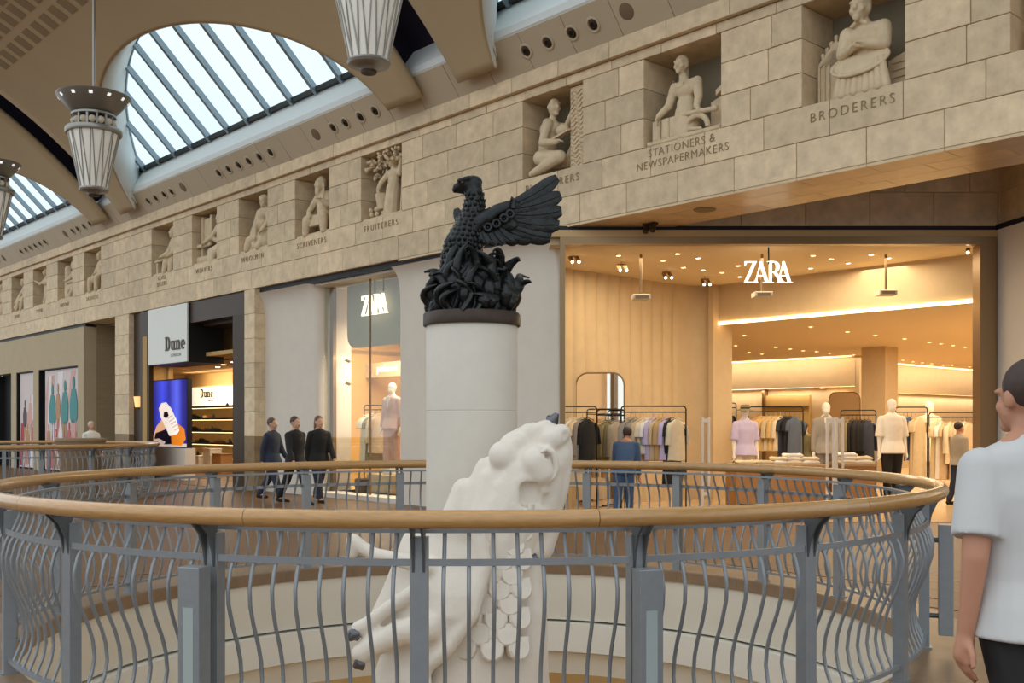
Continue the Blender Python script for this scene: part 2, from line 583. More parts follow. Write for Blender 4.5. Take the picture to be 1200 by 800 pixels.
# carved names under the niches
TXT = {0: 'BRODERERS', 1: 'STATIONERS &\nNEWSPAPERMAKERS', 2: 'PLAISTERERS', 3: 'FRUITERERS', 4: 'SCRIVENERS', 5: 'WOOLMEN', 6: 'WEAVERS', 7: 'GLASS\nSELLERS', 8: 'SADDLERS', 9: 'MASONS', 10: 'TYLERS', 11: 'DYERS', 12: 'HORNERS'}
NV = sorted(c for c in NICHE if c > .5)[:13]
for i, c in enumerate(NV):
    body = TXT[i]
    two = '\n' in body
    text('inscription', body, .175 if not two else .165, M_LETTER, frieze, (-c - (0 if i else 0), -.006, 5.385 if not two else 5.46), .004, spacing=1.3 if not two else 1.12, offset=-.0025)

# ---- leaning metal panels with their downlights, white sill, skylight wall
mb = MB(); mb.prism([(0, 0)], 0, 0) if False else None
cor = struct('trim_sill', facade=True)
poly = [(.03, 7.345), (.44, 7.86), (.46, 7.88), (.46, 8.0), (.06, 8.56), (-.3, 8.56), (-.3, 7.345)]
mb = MB()
v = []
for s in (-6, SMAX):
    v += [(-s, -t, z) for t, z in poly]
n = len(poly)
mb.add(v, [tuple(range(n)), tuple(range(2 * n - 1, n - 1, -1))] + [(i, i + n, (i + 1) % n + n, (i + 1) % n) for i in range(n)])
obj('sill', mb, M_WHITE, cor)
pd = Vector((.41, .515)).normalized()          # up the panel in (t, z)
pn = Vector((pd.y, -pd.x))                     # outward and down
s = -3.0
while s < SMAX:
    L = .97
    mb = MB()
    def P(q, d, ss): return (-ss, -(.035 + pd.x * q + pn.x * d), 7.35 + pd.y * q + pn.y * d)
    a, b_ = s + .004, s + L - .004
    vs = [P(0, 0, a), P(0, 0, b_), P(.645, 0, b_), P(.645, 0, a), P(.005, .022, a + .004), P(.005, .022, b_ - .004), P(.64, .022, b_ - .004), P(.64, .022, a + .004)]
    mb.add(vs, [(0, 1, 2, 3), (7, 6, 5, 4), (0, 4, 5, 1), (1, 5, 6, 2), (2, 6, 7, 3), (3, 7, 4, 0)])
    obj('panel', mb, M_PANEL, cor)
    s += L
# downlight built once: bezel and lamp; local z is the way it looks
def spot_thing():
    r = thing('recessed_downlight', '', 'downlight')
    mb = MB(); mb.lathe([(.125, 0), (.13, .012), (.115, .022), (.095, .018), (.088, -.002), (.088, -.01)], 20, cap=False); obj('bezel', mb, M_PANEL, r, smooth=50)
    mb = MB(); mb.lathe([(.088, .0), (.08, .005), (.062, .012), (.055, .02), (.04, .02), (.038, .006)], 20, cap=False); obj('inner_ring', mb, M_DBRONZE, r, smooth=50)
    mb = MB(); mb.lathe([(0.0, .006), (.04, .006)], 14, cap=False); obj('lamp', mb, M_DARK, r)
    return r
nd = Vector((0, -pn.x, pn.y))
R_F = Matrix.Rotation(RZ, 3, 'Z')
wnd = R_F @ nd
q_sp = wnd.to_track_quat('Z', 'Y')
sp0 = None
ORD = ['first', 'second', 'third', 'fourth', 'fifth', 'sixth', 'seventh', 'eighth', 'ninth', 'tenth', 'eleventh', 'twelfth', 'thirteenth', 'fourteenth', 'fifteenth', 'sixteenth', 'seventeenth', 'eighteenth', 'nineteenth', 'twentieth']
LAB = {}
def panel_pt(s, q=.33, d=.02):
    p = F(s, .035 + pd.x * q + pn.x * d); p.z = 7.35 + pd.y * q + pn.y * d
    return p
for bi, Cc in enumerate((2.3, 17.3, 32.3)):
    if bi == 0: groups = (('after the broken leg pair', [5.36, 4.86, 4.32, 3.87]),)
    else: groups = (('a', [-5.36, -4.86, -4.32, -3.87]), ('b', [-1.3, -.8, -.3, .2, .7, 1.2]), ('c', [3.87, 4.32, 4.86, 5.36]))
    where = {0: 'above the carved book-holding man', 1: 'below the large arched skylight', 2: 'below the distant arched skylight'}[bi]
    for gi, (gn, ds) in enumerate(groups):
        gname = {0: 'downlights above the carved kneeling man', 1: 'downlights below the large skylight', 2: 'downlights below the distant skylight'}[bi]
        for k, d in enumerate(ds):
            if bi == 2 and Cc + d > 40: continue
            if sp0 is None:
                r = sp0 = spot_thing()
            else:
                r = dup(sp0)
            r.rotation_mode = 'QUATERNION'; r.rotation_quaternion = q_sp
            r.location = panel_pt(Cc + d)
            row = {0: '', 1: ['near row of four', 'middle row of six', 'far row of four'][gi], 2: ['near row of four', 'middle row of six', 'far row of four'][gi]}[bi]
            nth = ORD[k if bi == 0 else k] if bi else ORD[len(ds) - 1 - k]
            if bi == 0: r['label'] = f'{ORD[k]} round downlight from the roof leg above the kneeling relief'
            else: r['label'] = f'{ORD[k]} round downlight in the {row} {where}'
            r['group'] = gname
    for d in ((3.2,) if bi == 0 else (-3.2, 3.2)):
        mb = MB(); mb.lathe([(0, .012), (.11, .012), (.13, .004), (.13, -.004)], 22, cap=False)
        r = obj('ceiling_speaker', mb, mat('speaker_grille', '#7d6a50', .8), smooth=40)
        r.rotation_mode = 'QUATERNION'; r.rotation_quaternion = q_sp
        r.location = panel_pt(Cc + d)
        side = 'near end' if d < 0 else 'far end'
        tag(r, ['round speaker grille on the panel above the carved stationer', f'round speaker grille on the panel at the {side} below the large skylight', f'round speaker grille on the panel at the {side} below the distant skylight'][bi], 'speaker')

# ---- vaulted ceiling with arched openings and dark slots
VT, VR = 9.56, 11.8
def vault_pt(s, a, R=VR): return (-s, -(VT - R * math.cos(a)), R * math.sin(a))
LA, LH, LZ, ZF = 6.0, 2.54, 7.2, 7.43
AMAX = math.radians(68)
SW = .56
def lun_z(ds):
    q = 1 - (ds / LA) ** 2
    return LZ + LH * math.sqrt(q) if q > 0 else ZF
ceil = struct('ceiling_vault', facade=True)
ds0 = LA * math.sqrt(1 - ((ZF - LZ) / LH) ** 2)
def strip(ss, zb, name):
    mb = MB(); rows = []
    n = 22
    for s, z in zip(ss, zb):
        a0 = math.asin(z / VR)
        rows.append([vault_pt(s, a0 + (AMAX - a0) * (k / n) ** 1.15) for k in range(n + 1)])
    mb.grid(rows)
    o = obj(name, mb, M_VAULT, ceil, smooth=40)
    m = o.modifiers.new('thick', 'SOLIDIFY'); m.thickness = .13; m.offset = -1
    return o
for Cc in (-12.7, 2.3, 17.3, 32.3):
    # one shell from slot to slot: leg, arch, leg
    ss = [Cc - 7.5 + SW, Cc - 6.6, Cc - ds0 - .001]
    zb = [ZF] * 3
    for k in range(0, 61):
        th = PI - PI * k / 60
        d = ds0 * math.cos(th)
        ss.append(Cc + d); zb.append(max(ZF, lun_z(d)))
    ss += [Cc + ds0 + .001, Cc + 6.6, Cc + 7.5 - SW]; zb += [ZF] * 3
    strip(ss, zb, 'vault_shell')
for Cc in (-5.2, 9.8, 24.8, 39.8):
    mb = MB(); rows = []
    for s, R in ((Cc - 1.1, VR + .03), (Cc - 1.1, VR + .9), (Cc + 1.1, VR + .9), (Cc + 1.1, VR + .03)):
        rows.append([vault_pt(s, math.radians(41.5) + (AMAX - math.radians(41.5)) * k / 16, R) for k in range(17)])
    mb.grid(rows)
    obj('dark_slot', mb, M_PURPLE, ceil)
# slotted vents in the vault
for rr_, (tt, n0) in enumerate(((4.0, 9), (4.5, 9), (4.9, 9))):
    for k in range(-5, 10):
        s = 17.3 + .58 * k + (0 if rr_ != 1 else .0)
        a = math.acos((VT - tt) / VR)
        da = .19 / VR
        mb = MB()
        ps = []
        for R in (VR - .008, VR + .02):
            for (x, y) in ((-.17, -da), (.17, -da), (.17, da), (-.17, da)):
                ps.append(vault_pt(s + x, a + y, R))
        mb.add(ps, [(0, 1, 2, 3), (7, 6, 5, 4), (0, 4, 5, 1), (1, 5, 6, 2), (2, 6, 7, 3), (3, 7, 4, 0)])
        obj('vent_slot', mb, M_VENT, ceil)

# ---- arched skylights: reveal, frame, mullions, panes
GR, GC = 8.3, -5.32
def gpt(ds, q, C, lift=0): return (-(C + ds), -(.05 + q / math.sqrt(2) - lift * .707), 8.58 + q / math.sqrt(2) + lift * .707)
for wi, Cc in enumerate((2.3, 17.3, 32.3)):
    w = struct('window_%d' % (wi + 1), facade=True)
    b0 = math.asin(-GC / GR)
    rows = [[], []]
    for k in range(49):
        f = k / 48
        d = ds0 * math.cos(PI * f); z = max(ZF, lun_z(d)); a = math.asin(z / VR)
        rows[0].append(vault_pt(Cc + d, a, VR + .02))
        be = b0 + (PI - 2 * b0) * f
        rows[1].append(gpt(GR * math.cos(be), GR * math.sin(be) + GC, Cc))
    mb = MB(); mb.grid(rows)
    o = obj('reveal', mb, M_WHITE, w, smooth=60)
    m = o.modifiers.new('thick', 'SOLIDIFY'); m.thickness = .05; m.offset = 0
    mb = MB(); mb.tube(rows[1], .06, 8); obj('arch_frame', mb, M_MULL, w, smooth=40)
    mb = MB(); mb.box(-Cc - 6.4, -.16, 8.56, -Cc + 6.4, .08, 8.66); obj('gutter', mb, M_GUTTER, w)
    ks = list(range(-6, 7))
    def top(ds): return math.sqrt(max(0, GR * GR - ds * ds)) + GC
    for k in ks:
        d = .99 * k
        q = top(d)
        if q < .1: continue
        mb = MB()
        hw = .045
        v = []
        for qq in (0, q):
            for x, l in ((-hw, -.1), (hw, -.1), (hw, .03), (-hw, .03)): v.append(gpt(d + x, qq, Cc, l))
        mb.add(v, [(3, 2, 1, 0), (4, 5, 6, 7), (0, 1, 5, 4), (1, 2, 6, 5), (2, 3, 7, 6), (3, 0, 4, 7)])
        obj('mullion', mb, M_MULL, w)
    for k in range(-7, 7):
        x0, x1 = .99 * k + .04, .99 * (k + 1) - .04
        x0, x1 = max(x0, -6.36), min(x1, 6.36)
        if x1 - x0 < .1: continue
        v = [gpt(x0, 0, Cc, .01), gpt(x1, 0, Cc, .01)]
        for j in range(5):
            x = x1 + (x0 - x1) * j / 4
            v.append(gpt(x, max(.02, top(x)), Cc, .01))
        mb = MB(); mb.add(v, [tuple(range(len(v)))])
        obj('pane', mb, M_GLASS, w)
# ================================================================== SHOPFRONTS UNDER THE FRIEZE
def fobj(name, boxes, m, parent, bevel=0):
    mb = MB()
    for bx in boxes: fbox(mb, *bx)
    return obj(name, mb, m, parent, bevel=bevel)
# -- plaster shop at the far end, with poster windows
wl_ = struct('wall_poster_shop', facade=True)
fobj('wall_plaster', [(28.21, 28.73, 0, -.4, 0, 4.62), (32.5, 33.04, 0, -.4, 0, 3.43), (34.93, 35.52, 0, -.4, 0, 3.43), (28.73, 45, 0, -.4, 3.43, 4.62), (38.2, 45, 0, -.4, 0, 3.43)], M_BEIGE, wl_)
fobj('gap_line', [(28.2, 45, -.05, -.3, 4.62, 4.71)], M_DARK, wl_)
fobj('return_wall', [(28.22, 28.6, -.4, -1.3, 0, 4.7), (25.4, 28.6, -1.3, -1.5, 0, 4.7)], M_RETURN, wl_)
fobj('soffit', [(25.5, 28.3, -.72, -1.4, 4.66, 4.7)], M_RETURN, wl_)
fobj('window_back', [(28.7, 32.6, -.5, -.55, 0, 3.5), (33, 35, -.5, -.55, 0, 3.5), (35.4, 38.3, -.5, -.55, 0, 3.5)], M_DARK, wl_)
fobj('window_reveal', [(32.47, 32.5, -.02, -.5, 0, 3.43), (34.9, 34.93, -.02, -.5, 0, 3.43), (38.17, 38.2, -.02, -.5, 0, 3.43), (28.73, 32.5, -.02, -.5, 3.4, 3.43), (33.04, 34.93, -.02, -.5, 3.4, 3.43), (28.73, 28.78, -.05, -.1, 0, 3.43)], M_DARK, wl_)
PC = {'paper': mat('poster_paper', '#d9c9c4', .6), 'pink': mat('poster_pink', '#d8a59a', .6), 'rose': mat('poster_rose', '#c2605f', .6),
      'teal': mat('poster_teal', '#3f8d8c', .6), 'tan': mat('poster_tan', '#b98a63', .6), 'ink': mat('poster_ink', '#4a3b3c', .6), 'pale': mat('poster_pale', '#e8dfdc', .6), 'red': mat('poster_red', '#b5303a', .6)}
def figure_poly(x, z0, h, w):
    """a standing fashion figure, as flat print: cloak, head, legs"""
    return ([(x - w * .5, z0 + .42 * h), (x - w * .55, z0 + .62 * h), (x - w * .28, z0 + .80 * h), (x + w * .28, z0 + .80 * h), (x + w * .55, z0 + .62 * h), (x + w * .5, z0 + .42 * h), (x + w * .2, z0 + .36 * h), (x - w * .2, z0 + .36 * h)],
            [(x + w * .17 * math.cos(a), z0 + .88 * h + .085 * h * math.sin(a)) for a in [2 * PI * k / 10 for k in range(10)]],
            [(x - w * .3, z0), (x - w * .16, z0), (x - w * .02, z0 + .4 * h), (x - w * .26, z0 + .4 * h)],
            [(x + w * .12, z0), (x + w * .28, z0), (x + w * .28, z0 + .4 * h), (x + w * .02, z0 + .4 * h)])
def poster(name, s0, s1, label, figs, washes, cat='poster'):
    r = thing(name, label, cat, F(0, 0), RZ)
    fobj('sheet', [(s0, s1, -.10, -.13, .05, 3.38)], PC['paper'], r)
    y = .098
    for (x0, z0, x1, z1, sk, c) in washes:
        mb = MB(); mb.prism([(-s1 + x0, z0), (-s1 + x1, z0), (-s1 + x1 + sk, z1), (-s1 + x0 + sk, z1)], y - .001, y)
        obj('print_wash', mb, PC[c], r); y -= .0012
    for (x, z0, h, w_, c, c2) in figs:
        a, hd, l1, l2 = figure_poly(-s1 + x, z0, h, w_)
        for nm, p, cc in (('print_cloak', a, c), ('print_head', hd, c), ('print_leg', l1, c2), ('print_leg', l2, c2)):
            mb = MB(); mb.prism(p, y - .001, y); obj(nm, mb, PC[cc], r)
        y -= .0012
poster('fashion_poster', 28.85, 32.1, 'wide pastel fashion poster with three teal cloaked figures in a dark window',
       [(.75, .7, 2.3, .6, 'teal', 'pale'), (1.3, .9, 2.1, .42, 'tan', 'rose'), (1.55, .2, 1.7, .36, 'pale', 'red'), (1.95, .7, 2.4, .58, 'teal', 'tan'), (2.75, .7, 2.5, .64, 'teal', 'pink'), (.4, .15, 1.5, .4, 'tan', 'ink'), (1.1, .1, 1.3, .4, 'pink', 'tan'), (2.35, .1, 1.6, .36, 'rose', 'ink'), (2.95, .1, 1.3, .34, 'tan', 'pink')],
       [(0, 2.4, .7, 3.2, .3, 'pink'), (1.1, 2.2, 1.6, 3.3, .2, 'pale'), (2.2, 2.3, 2.6, 3.3, .3, 'pink'), (0, .1, .5, 2.4, .1, 'pink'), (.5, .1, 1.0, 1.4, .2, 'rose'), (1.1, .1, 1.5, 1.9, .1, 'pale'), (1.3, .1, 1.75, 2.0, .3, 'tan'), (2.0, .1, 2.5, 1.3, .25, 'red'), (2.55, .1, 3.1, 2.2, -.1, 'pink'), (.2, .6, .5, 3.2, .2, 'pale')])
poster('fashion_poster', 33.1, 34.8, 'narrow pastel fashion poster with a pale walking figure in a dark window',
       [(.55, .9, 1.6, .4, 'ink', 'tan'), (1.15, .8, 1.9, .42, 'pink', 'tan'), (.85, .15, 1.5, .38, 'tan', 'rose'), (1.45, .2, 1.6, .3, 'rose', 'pale')],
       [(.0, .1, .35, 1.6, .1, 'red'), (.5, .1, .9, 2.0, .2, 'pink'), (.9, .1, 1.4, 2.6, .15, 'pale')])
# -- stone pilasters
def pilaster(s0, s1, name):
    p = struct(name, facade=True)
    fobj('base', [(s0, s1, .03, -.5, 0, 1.28)], M_STONE_D, p, bevel=.01)
    z = 1.28; n = 6
    for k in range(n):
        h = (4.71 - 1.28) / n
        mb = MB(); mb.cbox(-s1, -.03 + random.uniform(-.002, .002), z + .003, -s0, .5, z + h - .003, .006)
        obj('stone_block', mb, M_STONE, p); z += h
pilaster(24.57, 25.58, 'trim_pilaster_1')
pilaster(17.17, 17.66, 'trim_pilaster_2')

# -- shoe shop
sh = struct('wall_shoe_shop', facade=True)
fobj('smoked_panel', [(23.85, 24.57, -.12, -.16, 0, 4.7)], M_MIRROR_D, sh)
fobj('frame_post', [(23.28, 23.9, -.03, -.15, 0, 4.7)], M_DBRONZE, sh)
fobj('post_reflection', [(23.4, 23.7, -.01, -.03, .0, 4.0)], M_GOLD, sh)  # golden reflection on the dark post, put in as a coloured strip
fobj('header', [(17.66, 20.9, -.06, -.4, 4.18, 4.71)], M_MIRROR_D, sh)
fobj('frame_jamb', [(17.66, 18.42, -.06, -.4, 0, 4.18)], M_DBRONZE, sh)
fobj('header_back', [(17.66, 20.7, -.4, -1.1, 4.1, 4.2)], M_DBRONZE, sh)
fobj('inner_wall', [(17.66, 31, -4.6, -4.8, 0, 4.2), (31, 31.2, -.5, -4.8, 0, 4.2), (17.4, 17.66, -.5, -4.8, 0, 4.2), (25.5, 31, -1.55, -1.65, 0, 4.2), (25.4, 25.5, -.5, -1.65, 0, 4.2)], M_GOLD, sh)
fobj('inner_ceiling', [(17.4, 25.4, -.5, -1.6, 3.34, 3.44), (17.4, 31.2, -1.6, -4.8, 3.34, 3.44)], mat('shoe_shop_ceiling', '#c8a468', .8), sh)
fobj('inner_bulkhead', [(17.5, 25.4, -1.4, -1.5, 3.3, 4.72)], M_GOLD, sh)
fobj('inner_floor', [(17.4, 24.57, .0, -1.6, .0, .012), (17.4, 31.2, -1.66, -4.8, .0, .012)], M_FLOOR, sh)
for i, (s, t) in enumerate(((20.5, -1.5), (21.6, -1.8), (22.6, -2.2), (24, -2.6), (25.2, -3))):
    mb = MB(); mb.lathe([(0, -.005), (.07, -.005), (.08, 0)], 12); o = obj('downlight', mb, M_BULB, sh); o.location = (-s, -t, 3.34)
area('shoe_shop_light', F(22.5, -2.4, 3.3), 5, 170, WARM2, (0, 0, RZ), 2.5)
# hanging sign box
sg = thing('shop_sign_box', 'white sign box reading Dune London above the shoe shop', 'sign', F(0, 0), RZ)
fobj('face', [(20.78, 23.24, .02, -.02, 3.19, 4.7)], mat('sign_face', '#e6e6dc', .5), sg)
fobj('box', [(20.775, 23.24, -.02, -1.0, 3.17, 4.7)], M_DARK, sg)
# slab lettering
def arc(cx, cz, rx, rz, a0, a1, n=14): return [(cx + rx * math.cos(math.radians(a0 + (a1 - a0) * k / n)), cz + rz * math.sin(math.radians(a0 + (a1 - a0) * k / n))) for k in range(n + 1)]
def dune_polys():
    P = []
    # D
    P += [[(0, 0), (.34, 0), (.34, .1), (0, .1)], [(0, .9), (.34, .9), (.34, 1), (0, 1)], [(.07, 0), (.3, 0), (.3, 1), (.07, 1)]]
    P.append([(.3, 0), (.42, 0)] + arc(.42, .5, .4, .5, -90, 90)[1:] + [(.3, 1), (.3, .88)] + arc(.4, .5, .16, .38, 90, -90) + [(.3, .12)])
    # u
    x = .95
    P += [[(x, .58), (x + .1, .58), (x + .1, .68), (x, .68)], [(x + .07, .2), (x + .27, .2), (x + .27, .68), (x + .07, .68)], [(x + .46, 0), (x + .66, 0), (x + .66, .68), (x + .46, .68)], [(x + .66, 0), (x + .74, 0), (x + .74, .1), (x + .66, .1)], [(x + .38, .58), (x + .46, .58), (x + .46, .68), (x + .38, .68)]]
    P.append(arc(x + .27, .2, .2, .2, 180, 270, 6) + [(x + .46, .04), (x + .46, .16), (x + .3, .13), (x + .27, .2)])
    # n
    x = 1.78
    P += [[(x, 0), (x + .34, 0), (x + .34, .1), (x, .1)], [(x, .58), (x + .1, .58), (x + .1, .68), (x, .68)], [(x + .07, 0), (x + .27, 0), (x + .27, .68), (x + .07, .68)], [(x + .46, 0), (x + .66, 0), (x + .66, .48), (x + .46, .48)], [(x + .4, 0), (x + .74, 0), (x + .74, .1), (x + .4, .1)]]
    P.append([(x + .27, .54), (x + .27, .64)] + [(x + .45, .7)] + arc(x + .46, .48, .2, .22, 80, 0, 6) + [(x + .46, .48), (x + .42, .57)])
    # e
    x = 2.62
    P.append(arc(x + .33, .34, .33, .35, 0, 320, 20) + arc(x + .33, .34, .13, .24, 310, 20, 16))
    P.append([(x + .15, .29), (x + .66, .29), (x + .66, .38), (x + .15, .38)])
    return P
def dune(parent, x0, z0, k, y, m, name='letter'):
    mb = MB()
    for p in dune_polys(): mb.prism([(x0 + a * k, z0 + b_ * k) for a, b_ in p], y, y - .05 * k)
    return obj(name, mb, m, parent)
M_GOLDL = mat('brass_letter', '#3a2c10', .4, .4)
dune(sg, -22.1, 3.52, .37, -.02, M_GOLDL)
text('letter', 'LONDON', .12, M_GOLDL, sg, (-21.45, -.021, 3.35), .004, spacing=1.35)
# backlit shoe poster on its white stand
def screen_mat():
    m = bpy.data.materials.new('backlit_blue_screen'); m.use_nodes = True
    nt = m.node_tree; b = nt.nodes['Principled BSDF']
    tc = nt.nodes.new('ShaderNodeTexCoord'); sx = nt.nodes.new('ShaderNodeSeparateXYZ')
    nt.links.new(tc.outputs['Generated'], sx.inputs[0])
    cr = nt.nodes.new('ShaderNodeValToRGB'); e = cr.color_ramp.elements
    e[0].position = 0; e[0].color = rgb('#120f4a'); e[1].position = 1; e[1].color = rgb('#1a1866')
    for p, c in ((.3, '#3f4fe6'), (.5, '#2a2f9c'), (.72, '#5a69f0'), (.88, '#2a2a90')):
        q = e.new(p); q.color = rgb(c)
    nt.links.new(sx.outputs['X'], cr.inputs['Fac'])
    b.inputs['Base Color'].default_value = (.02, .02, .05, 1)
    nt.links.new(cr.outputs['Color'], b.inputs['Emission Color'])
    b.inputs['Emission Strength'].default_value = 1.0
    return m
sc = thing('backlit_shoe_poster', 'tall backlit blue poster of a white and orange trainer in the shoe shop', 'poster', F(0, 0), RZ)
X0 = -25.0; WD = 2.3
fobj('screen_case', [(22.68, 25.03, -.86, -1.0, .9, 2.85)], M_DARK, sc)
mb = MB(); mb.box(X0, .85, .93, X0 + WD, .86, 2.82); obj('screen', mb, screen_mat(), sc)
def pr(name, pts, m, y): 
    mb = MB(); mb.prism([(X0 + a * WD, .93 + b_ * 1.89) for a, b_ in pts], y, y - .002); return obj(name, mb, m, sc)
E_W = emit('print_white', '#fff3e6', .75); E_O = emit('print_orange', '#e07f22', .75); E_K = emit('print_navy', '#0e0c2a', .4); E_P = emit('print_peach', '#f0b98c', .7); E_S = emit('print_shade', '#d8c4b8', .6)
pr('print_ground', [(0, 0), (1, 0), (1, .05), (0, .05)], E_S, .848)
pr('print_hand', [(0, .1), (.12, .3), (.3, .42), (.42, .36), (.34, .16), (.1, .05)], E_P, .8475)
pr('print_dark_sole', [(.04, .06), (.1, .2), (.4, .26), (.62, .2), (.62, .04), (.1, .02)], E_K, .8455)
pr('print_heel', [(.58, .03), (.86, .02), (.98, .12), (.94, .27), (.72, .36), (.56, .2)], E_O, .8435)
pr('print_trainer', [(.26, .44), (.2, .58), (.28, .66), (.42, .67), (.56, .58), (.72, .4), (.8, .24), (.72, .18), (.52, .16)], E_W, .8415)
pr('print_tongue', [(.34, .46), (.36, .52), (.46, .53), (.5, .47), (.42, .42)], E_K, .8395)
for k in range(5):
    a = .46 + .05 * k; z = .43 - .045 * k
    pr('print_lace', [(a, z), (a + .15, z + .05), (a + .155, z + .035), (a + .01, z - .015)], E_S, .8395)
pr('print_toe', [(.0, .02), (.34, .01), (.4, .07), (.2, .12), (.0, .1)], E_S, .8395)
fobj('stand', [(22.68, 25.0, -.8, -1.1, 0.012, .9)], mat('stand_white', '#efe2d2', .4), sc)
# shelving at the back
shv = thing('shoe_display_shelving', 'lit wall of black shelves with shoes under a Dune London header', 'shelving', F(0, 0), RZ)
fobj('back_panel', [(25.2, 30.2, -4.5, -4.58, .1, 2.9)], mat('shelf_back', '#d9bb86', .7), shv)
fobj('header_panel', [(25.2, 30.2, -4.44, -4.5, 2.22, 2.85)], emit('lit_header', '#fff0d8', .55), shv)
for z in (2.18, 1.78, 1.36, .95, .5):
    fobj('shelf', [(25.2, 30.2, -4.1, -4.5, z - .06, z)], M_BLACK, shv)
    fobj('shelf_fill_strip', [(25.25, 30.15, -4.13, -4.17, z - .075, z - .06)], M_LED2, shv)  # glowing strip added under each shelf to brighten the back panel
fobj('upright', [(25.15, 25.2, -4.1, -4.55, .1, 2.9)], M_BLACK, shv)
dune(shv, -29.45, 2.5, .3, 4.44, M_BLACK)
text('letter', 'LONDON', .09, M_BLACK, shv, (-28.7, 4.435, 2.36), .004, spacing=1.3)
area('shelf_light', F(27.5, -3.7, 3.3), 3.5, 130, WARM2, (math.radians(38), 0, RZ), .4)
# shoes: built once, copied along the shelves
def shoe_mesh(kind):
    mb = MB()
    prof = [(-.15, .05, .028), (-.1, .06, .035), (-.03, .055, .034), (.05, .05, .04), (.1, .04, .042), (.145, .022, .03)]
    rows = []
    for x, h, w in prof:
        hh = h * (1.7 if kind == 'boot' and x < -.02 else 1.0)
        rows.append([(x, w * math.cos(a), .012 + max(0, hh * math.sin(a))) for a in [PI * k / 8 for k in range(9)]])
    mb.grid(rows)
    mb.add([r for r in rows[0]], [tuple(range(9))]); mb.add([r for r in rows[-1]], [tuple(range(8, -1, -1))])
    if kind == 'heel': mb.tube([(-.135, 0, -.0), (-.13, 0, .05)], [.007, .02], 6)
    mb.slab([(-.155, -.036), (.05, -.045), (.13, -.03), (.152, 0), (.13, .03), (.05, .045), (-.155, .036)], 0, .014)
    return mb.mesh('shoe')
shoe_m = {}
SHC = {'black': mat('shoe_black', '#1c1715', .35), 'brown': mat('shoe_brown', '#5b3a20', .4), 'tan': mat('shoe_tan', '#a97a48', .45), 'white': mat('shoe_white', '#e5dccb', .5), 'navy': mat('shoe_navy', '#23293a', .4)}
seq = ['black', 'brown', 'black', 'navy', 'tan', 'black', 'white', 'brown', 'black']
ordr = {2.18: 'in the lit header', 1.78: 'on the top black shelf', 1.36: 'on the second black shelf', .95: 'on the third black shelf', .5: 'on the bottom black shelf'}
n = 0
for z, ss in ((2.18, (27.1, 26.5)), (1.78, (29.4, 29.0, 28.5, 28.1, 26.3, 25.9)), (1.36, (29.4, 29.1, 28.6, 28.2, 27.9, 26.2, 25.8)), (.95, (29.5, 29.2, 28.8, 28.0, 27.6, 26.9, 26.3, 25.8)), (.5, (29.3, 28.9, 28.3, 27.7, 27.1, 26.5, 26.0))):
    for k, s in enumerate(ss):
        c = seq[n % 9]; kd = ('low', 'heel', 'boot')[n % 3]; n += 1
        if kd not in shoe_m: shoe_m[kd] = shoe_mesh(kd); shoe_m[kd].materials.append(M_BLACK); smoothen(shoe_m[kd], 50)
        o = link(bpy.data.objects.new('shoe', shoe_m[kd]))
        o.material_slots[0].link = 'OBJECT'; o.material_slots[0].material = SHC[c]
        o.location = F(s, -4.27, z + .003); o.rotation_euler = (0, 0, RZ + random.choice((.5, -.4, 2.7)))
        o.scale = (1.35,) * 3
        tag(o, f'{ORD[k]} shoe from the blue poster, a {c} one, {ordr[z]}', 'shoe', 'shoes on the shoe shop shelves')
for i, (s, z, w_, h, c) in enumerate(((26.6, .003, .5, .75, 'white'), (25.9, .003, .6, .6, 'tan'), (27.4, .003, .45, .5, 'white'))):
    mb = MB(); mb.cbox(-w_ / 2, 0, 0, w_ / 2, .4, h, .01)
    mb.box(-w_ / 2 - .02, -.02, h, w_ / 2 + .02, .42, h + .03)
    o = obj('display_plinth', mb, SHC[c], loc=F(s, -3.3, .012), rz=RZ)
    tag(o, ['pale plinth stacked before the shoe shelves, tallest of three', 'tan plinth before the shoe shelves, nearest the shop jamb', 'pale low plinth before the shoe shelves by the blue poster'][i], 'plinth')
lamp_w = thing('wall_lamp', 'small glowing wall lamp behind the smoked panel of the shoe shop', 'lamp', F(24.2, -.10, 2.05), RZ)
mb = MB(); mb.lathe([(.09, 0), (.13, .3)], 12); obj('shade', mb, emit('lamp_shade_glow', '#ffc27a', 1.0), lamp_w)
mb = MB(); mb.box(-.02, .0, -.06, .02, .03, .1); obj('bracket', mb, M_BLACK, lamp_w)

# -- white plaster masses of the corner shop
def mass(name, s0, s1, r0, r1, m=M_PLASTER, back=1.1):
    """plan with rounded front corners, coved out to the frieze at the top"""
    st = struct(name, facade=True)
    plan = []
    for k in range(7):
        a = PI / 2 * k / 6
        plan.append((s1 - r1 + r1 * math.sin(PI / 2 - a), r1 - r1 * math.cos(PI / 2 - a)) if r1 else (s1, 0))
    for k in range(7):
        a = PI / 2 * k / 6
        plan.append((s0 + r0 - r0 * math.sin(a), r0 - r0 * math.cos(a)) if r0 else (s0, 0))
    prof = [(0, 0), (0, 3.9), (.01, 4.15), (.04, 4.32), (.09, 4.45), (.17, 4.55), (.24, 4.6)]
    rows = []
    mid = (s0 + s1) / 2
    for o, z in prof:
        row = [(-s1, back, z)]
        for s, d in plan: row.append((-s, .25 + d - o * (1 - d / (max(r0, r1) + .01)), z))
        row.append((-s0, back, z)); rows.append(row)
    mb = MB(); mb.grid(rows); mb.add(rows[-1], [tuple(range(len(rows[-1])))])
    o = obj('plaster', mb, m, st, smooth=50)
    return st
mass('wall_white_pier_1', 14.85, 17.62, .2, 0)
mass('wall_white_pier_2', 7.42, 11.88, .05, .1, back=.40)
gp = struct('trim_shadow_gap', facade=True)
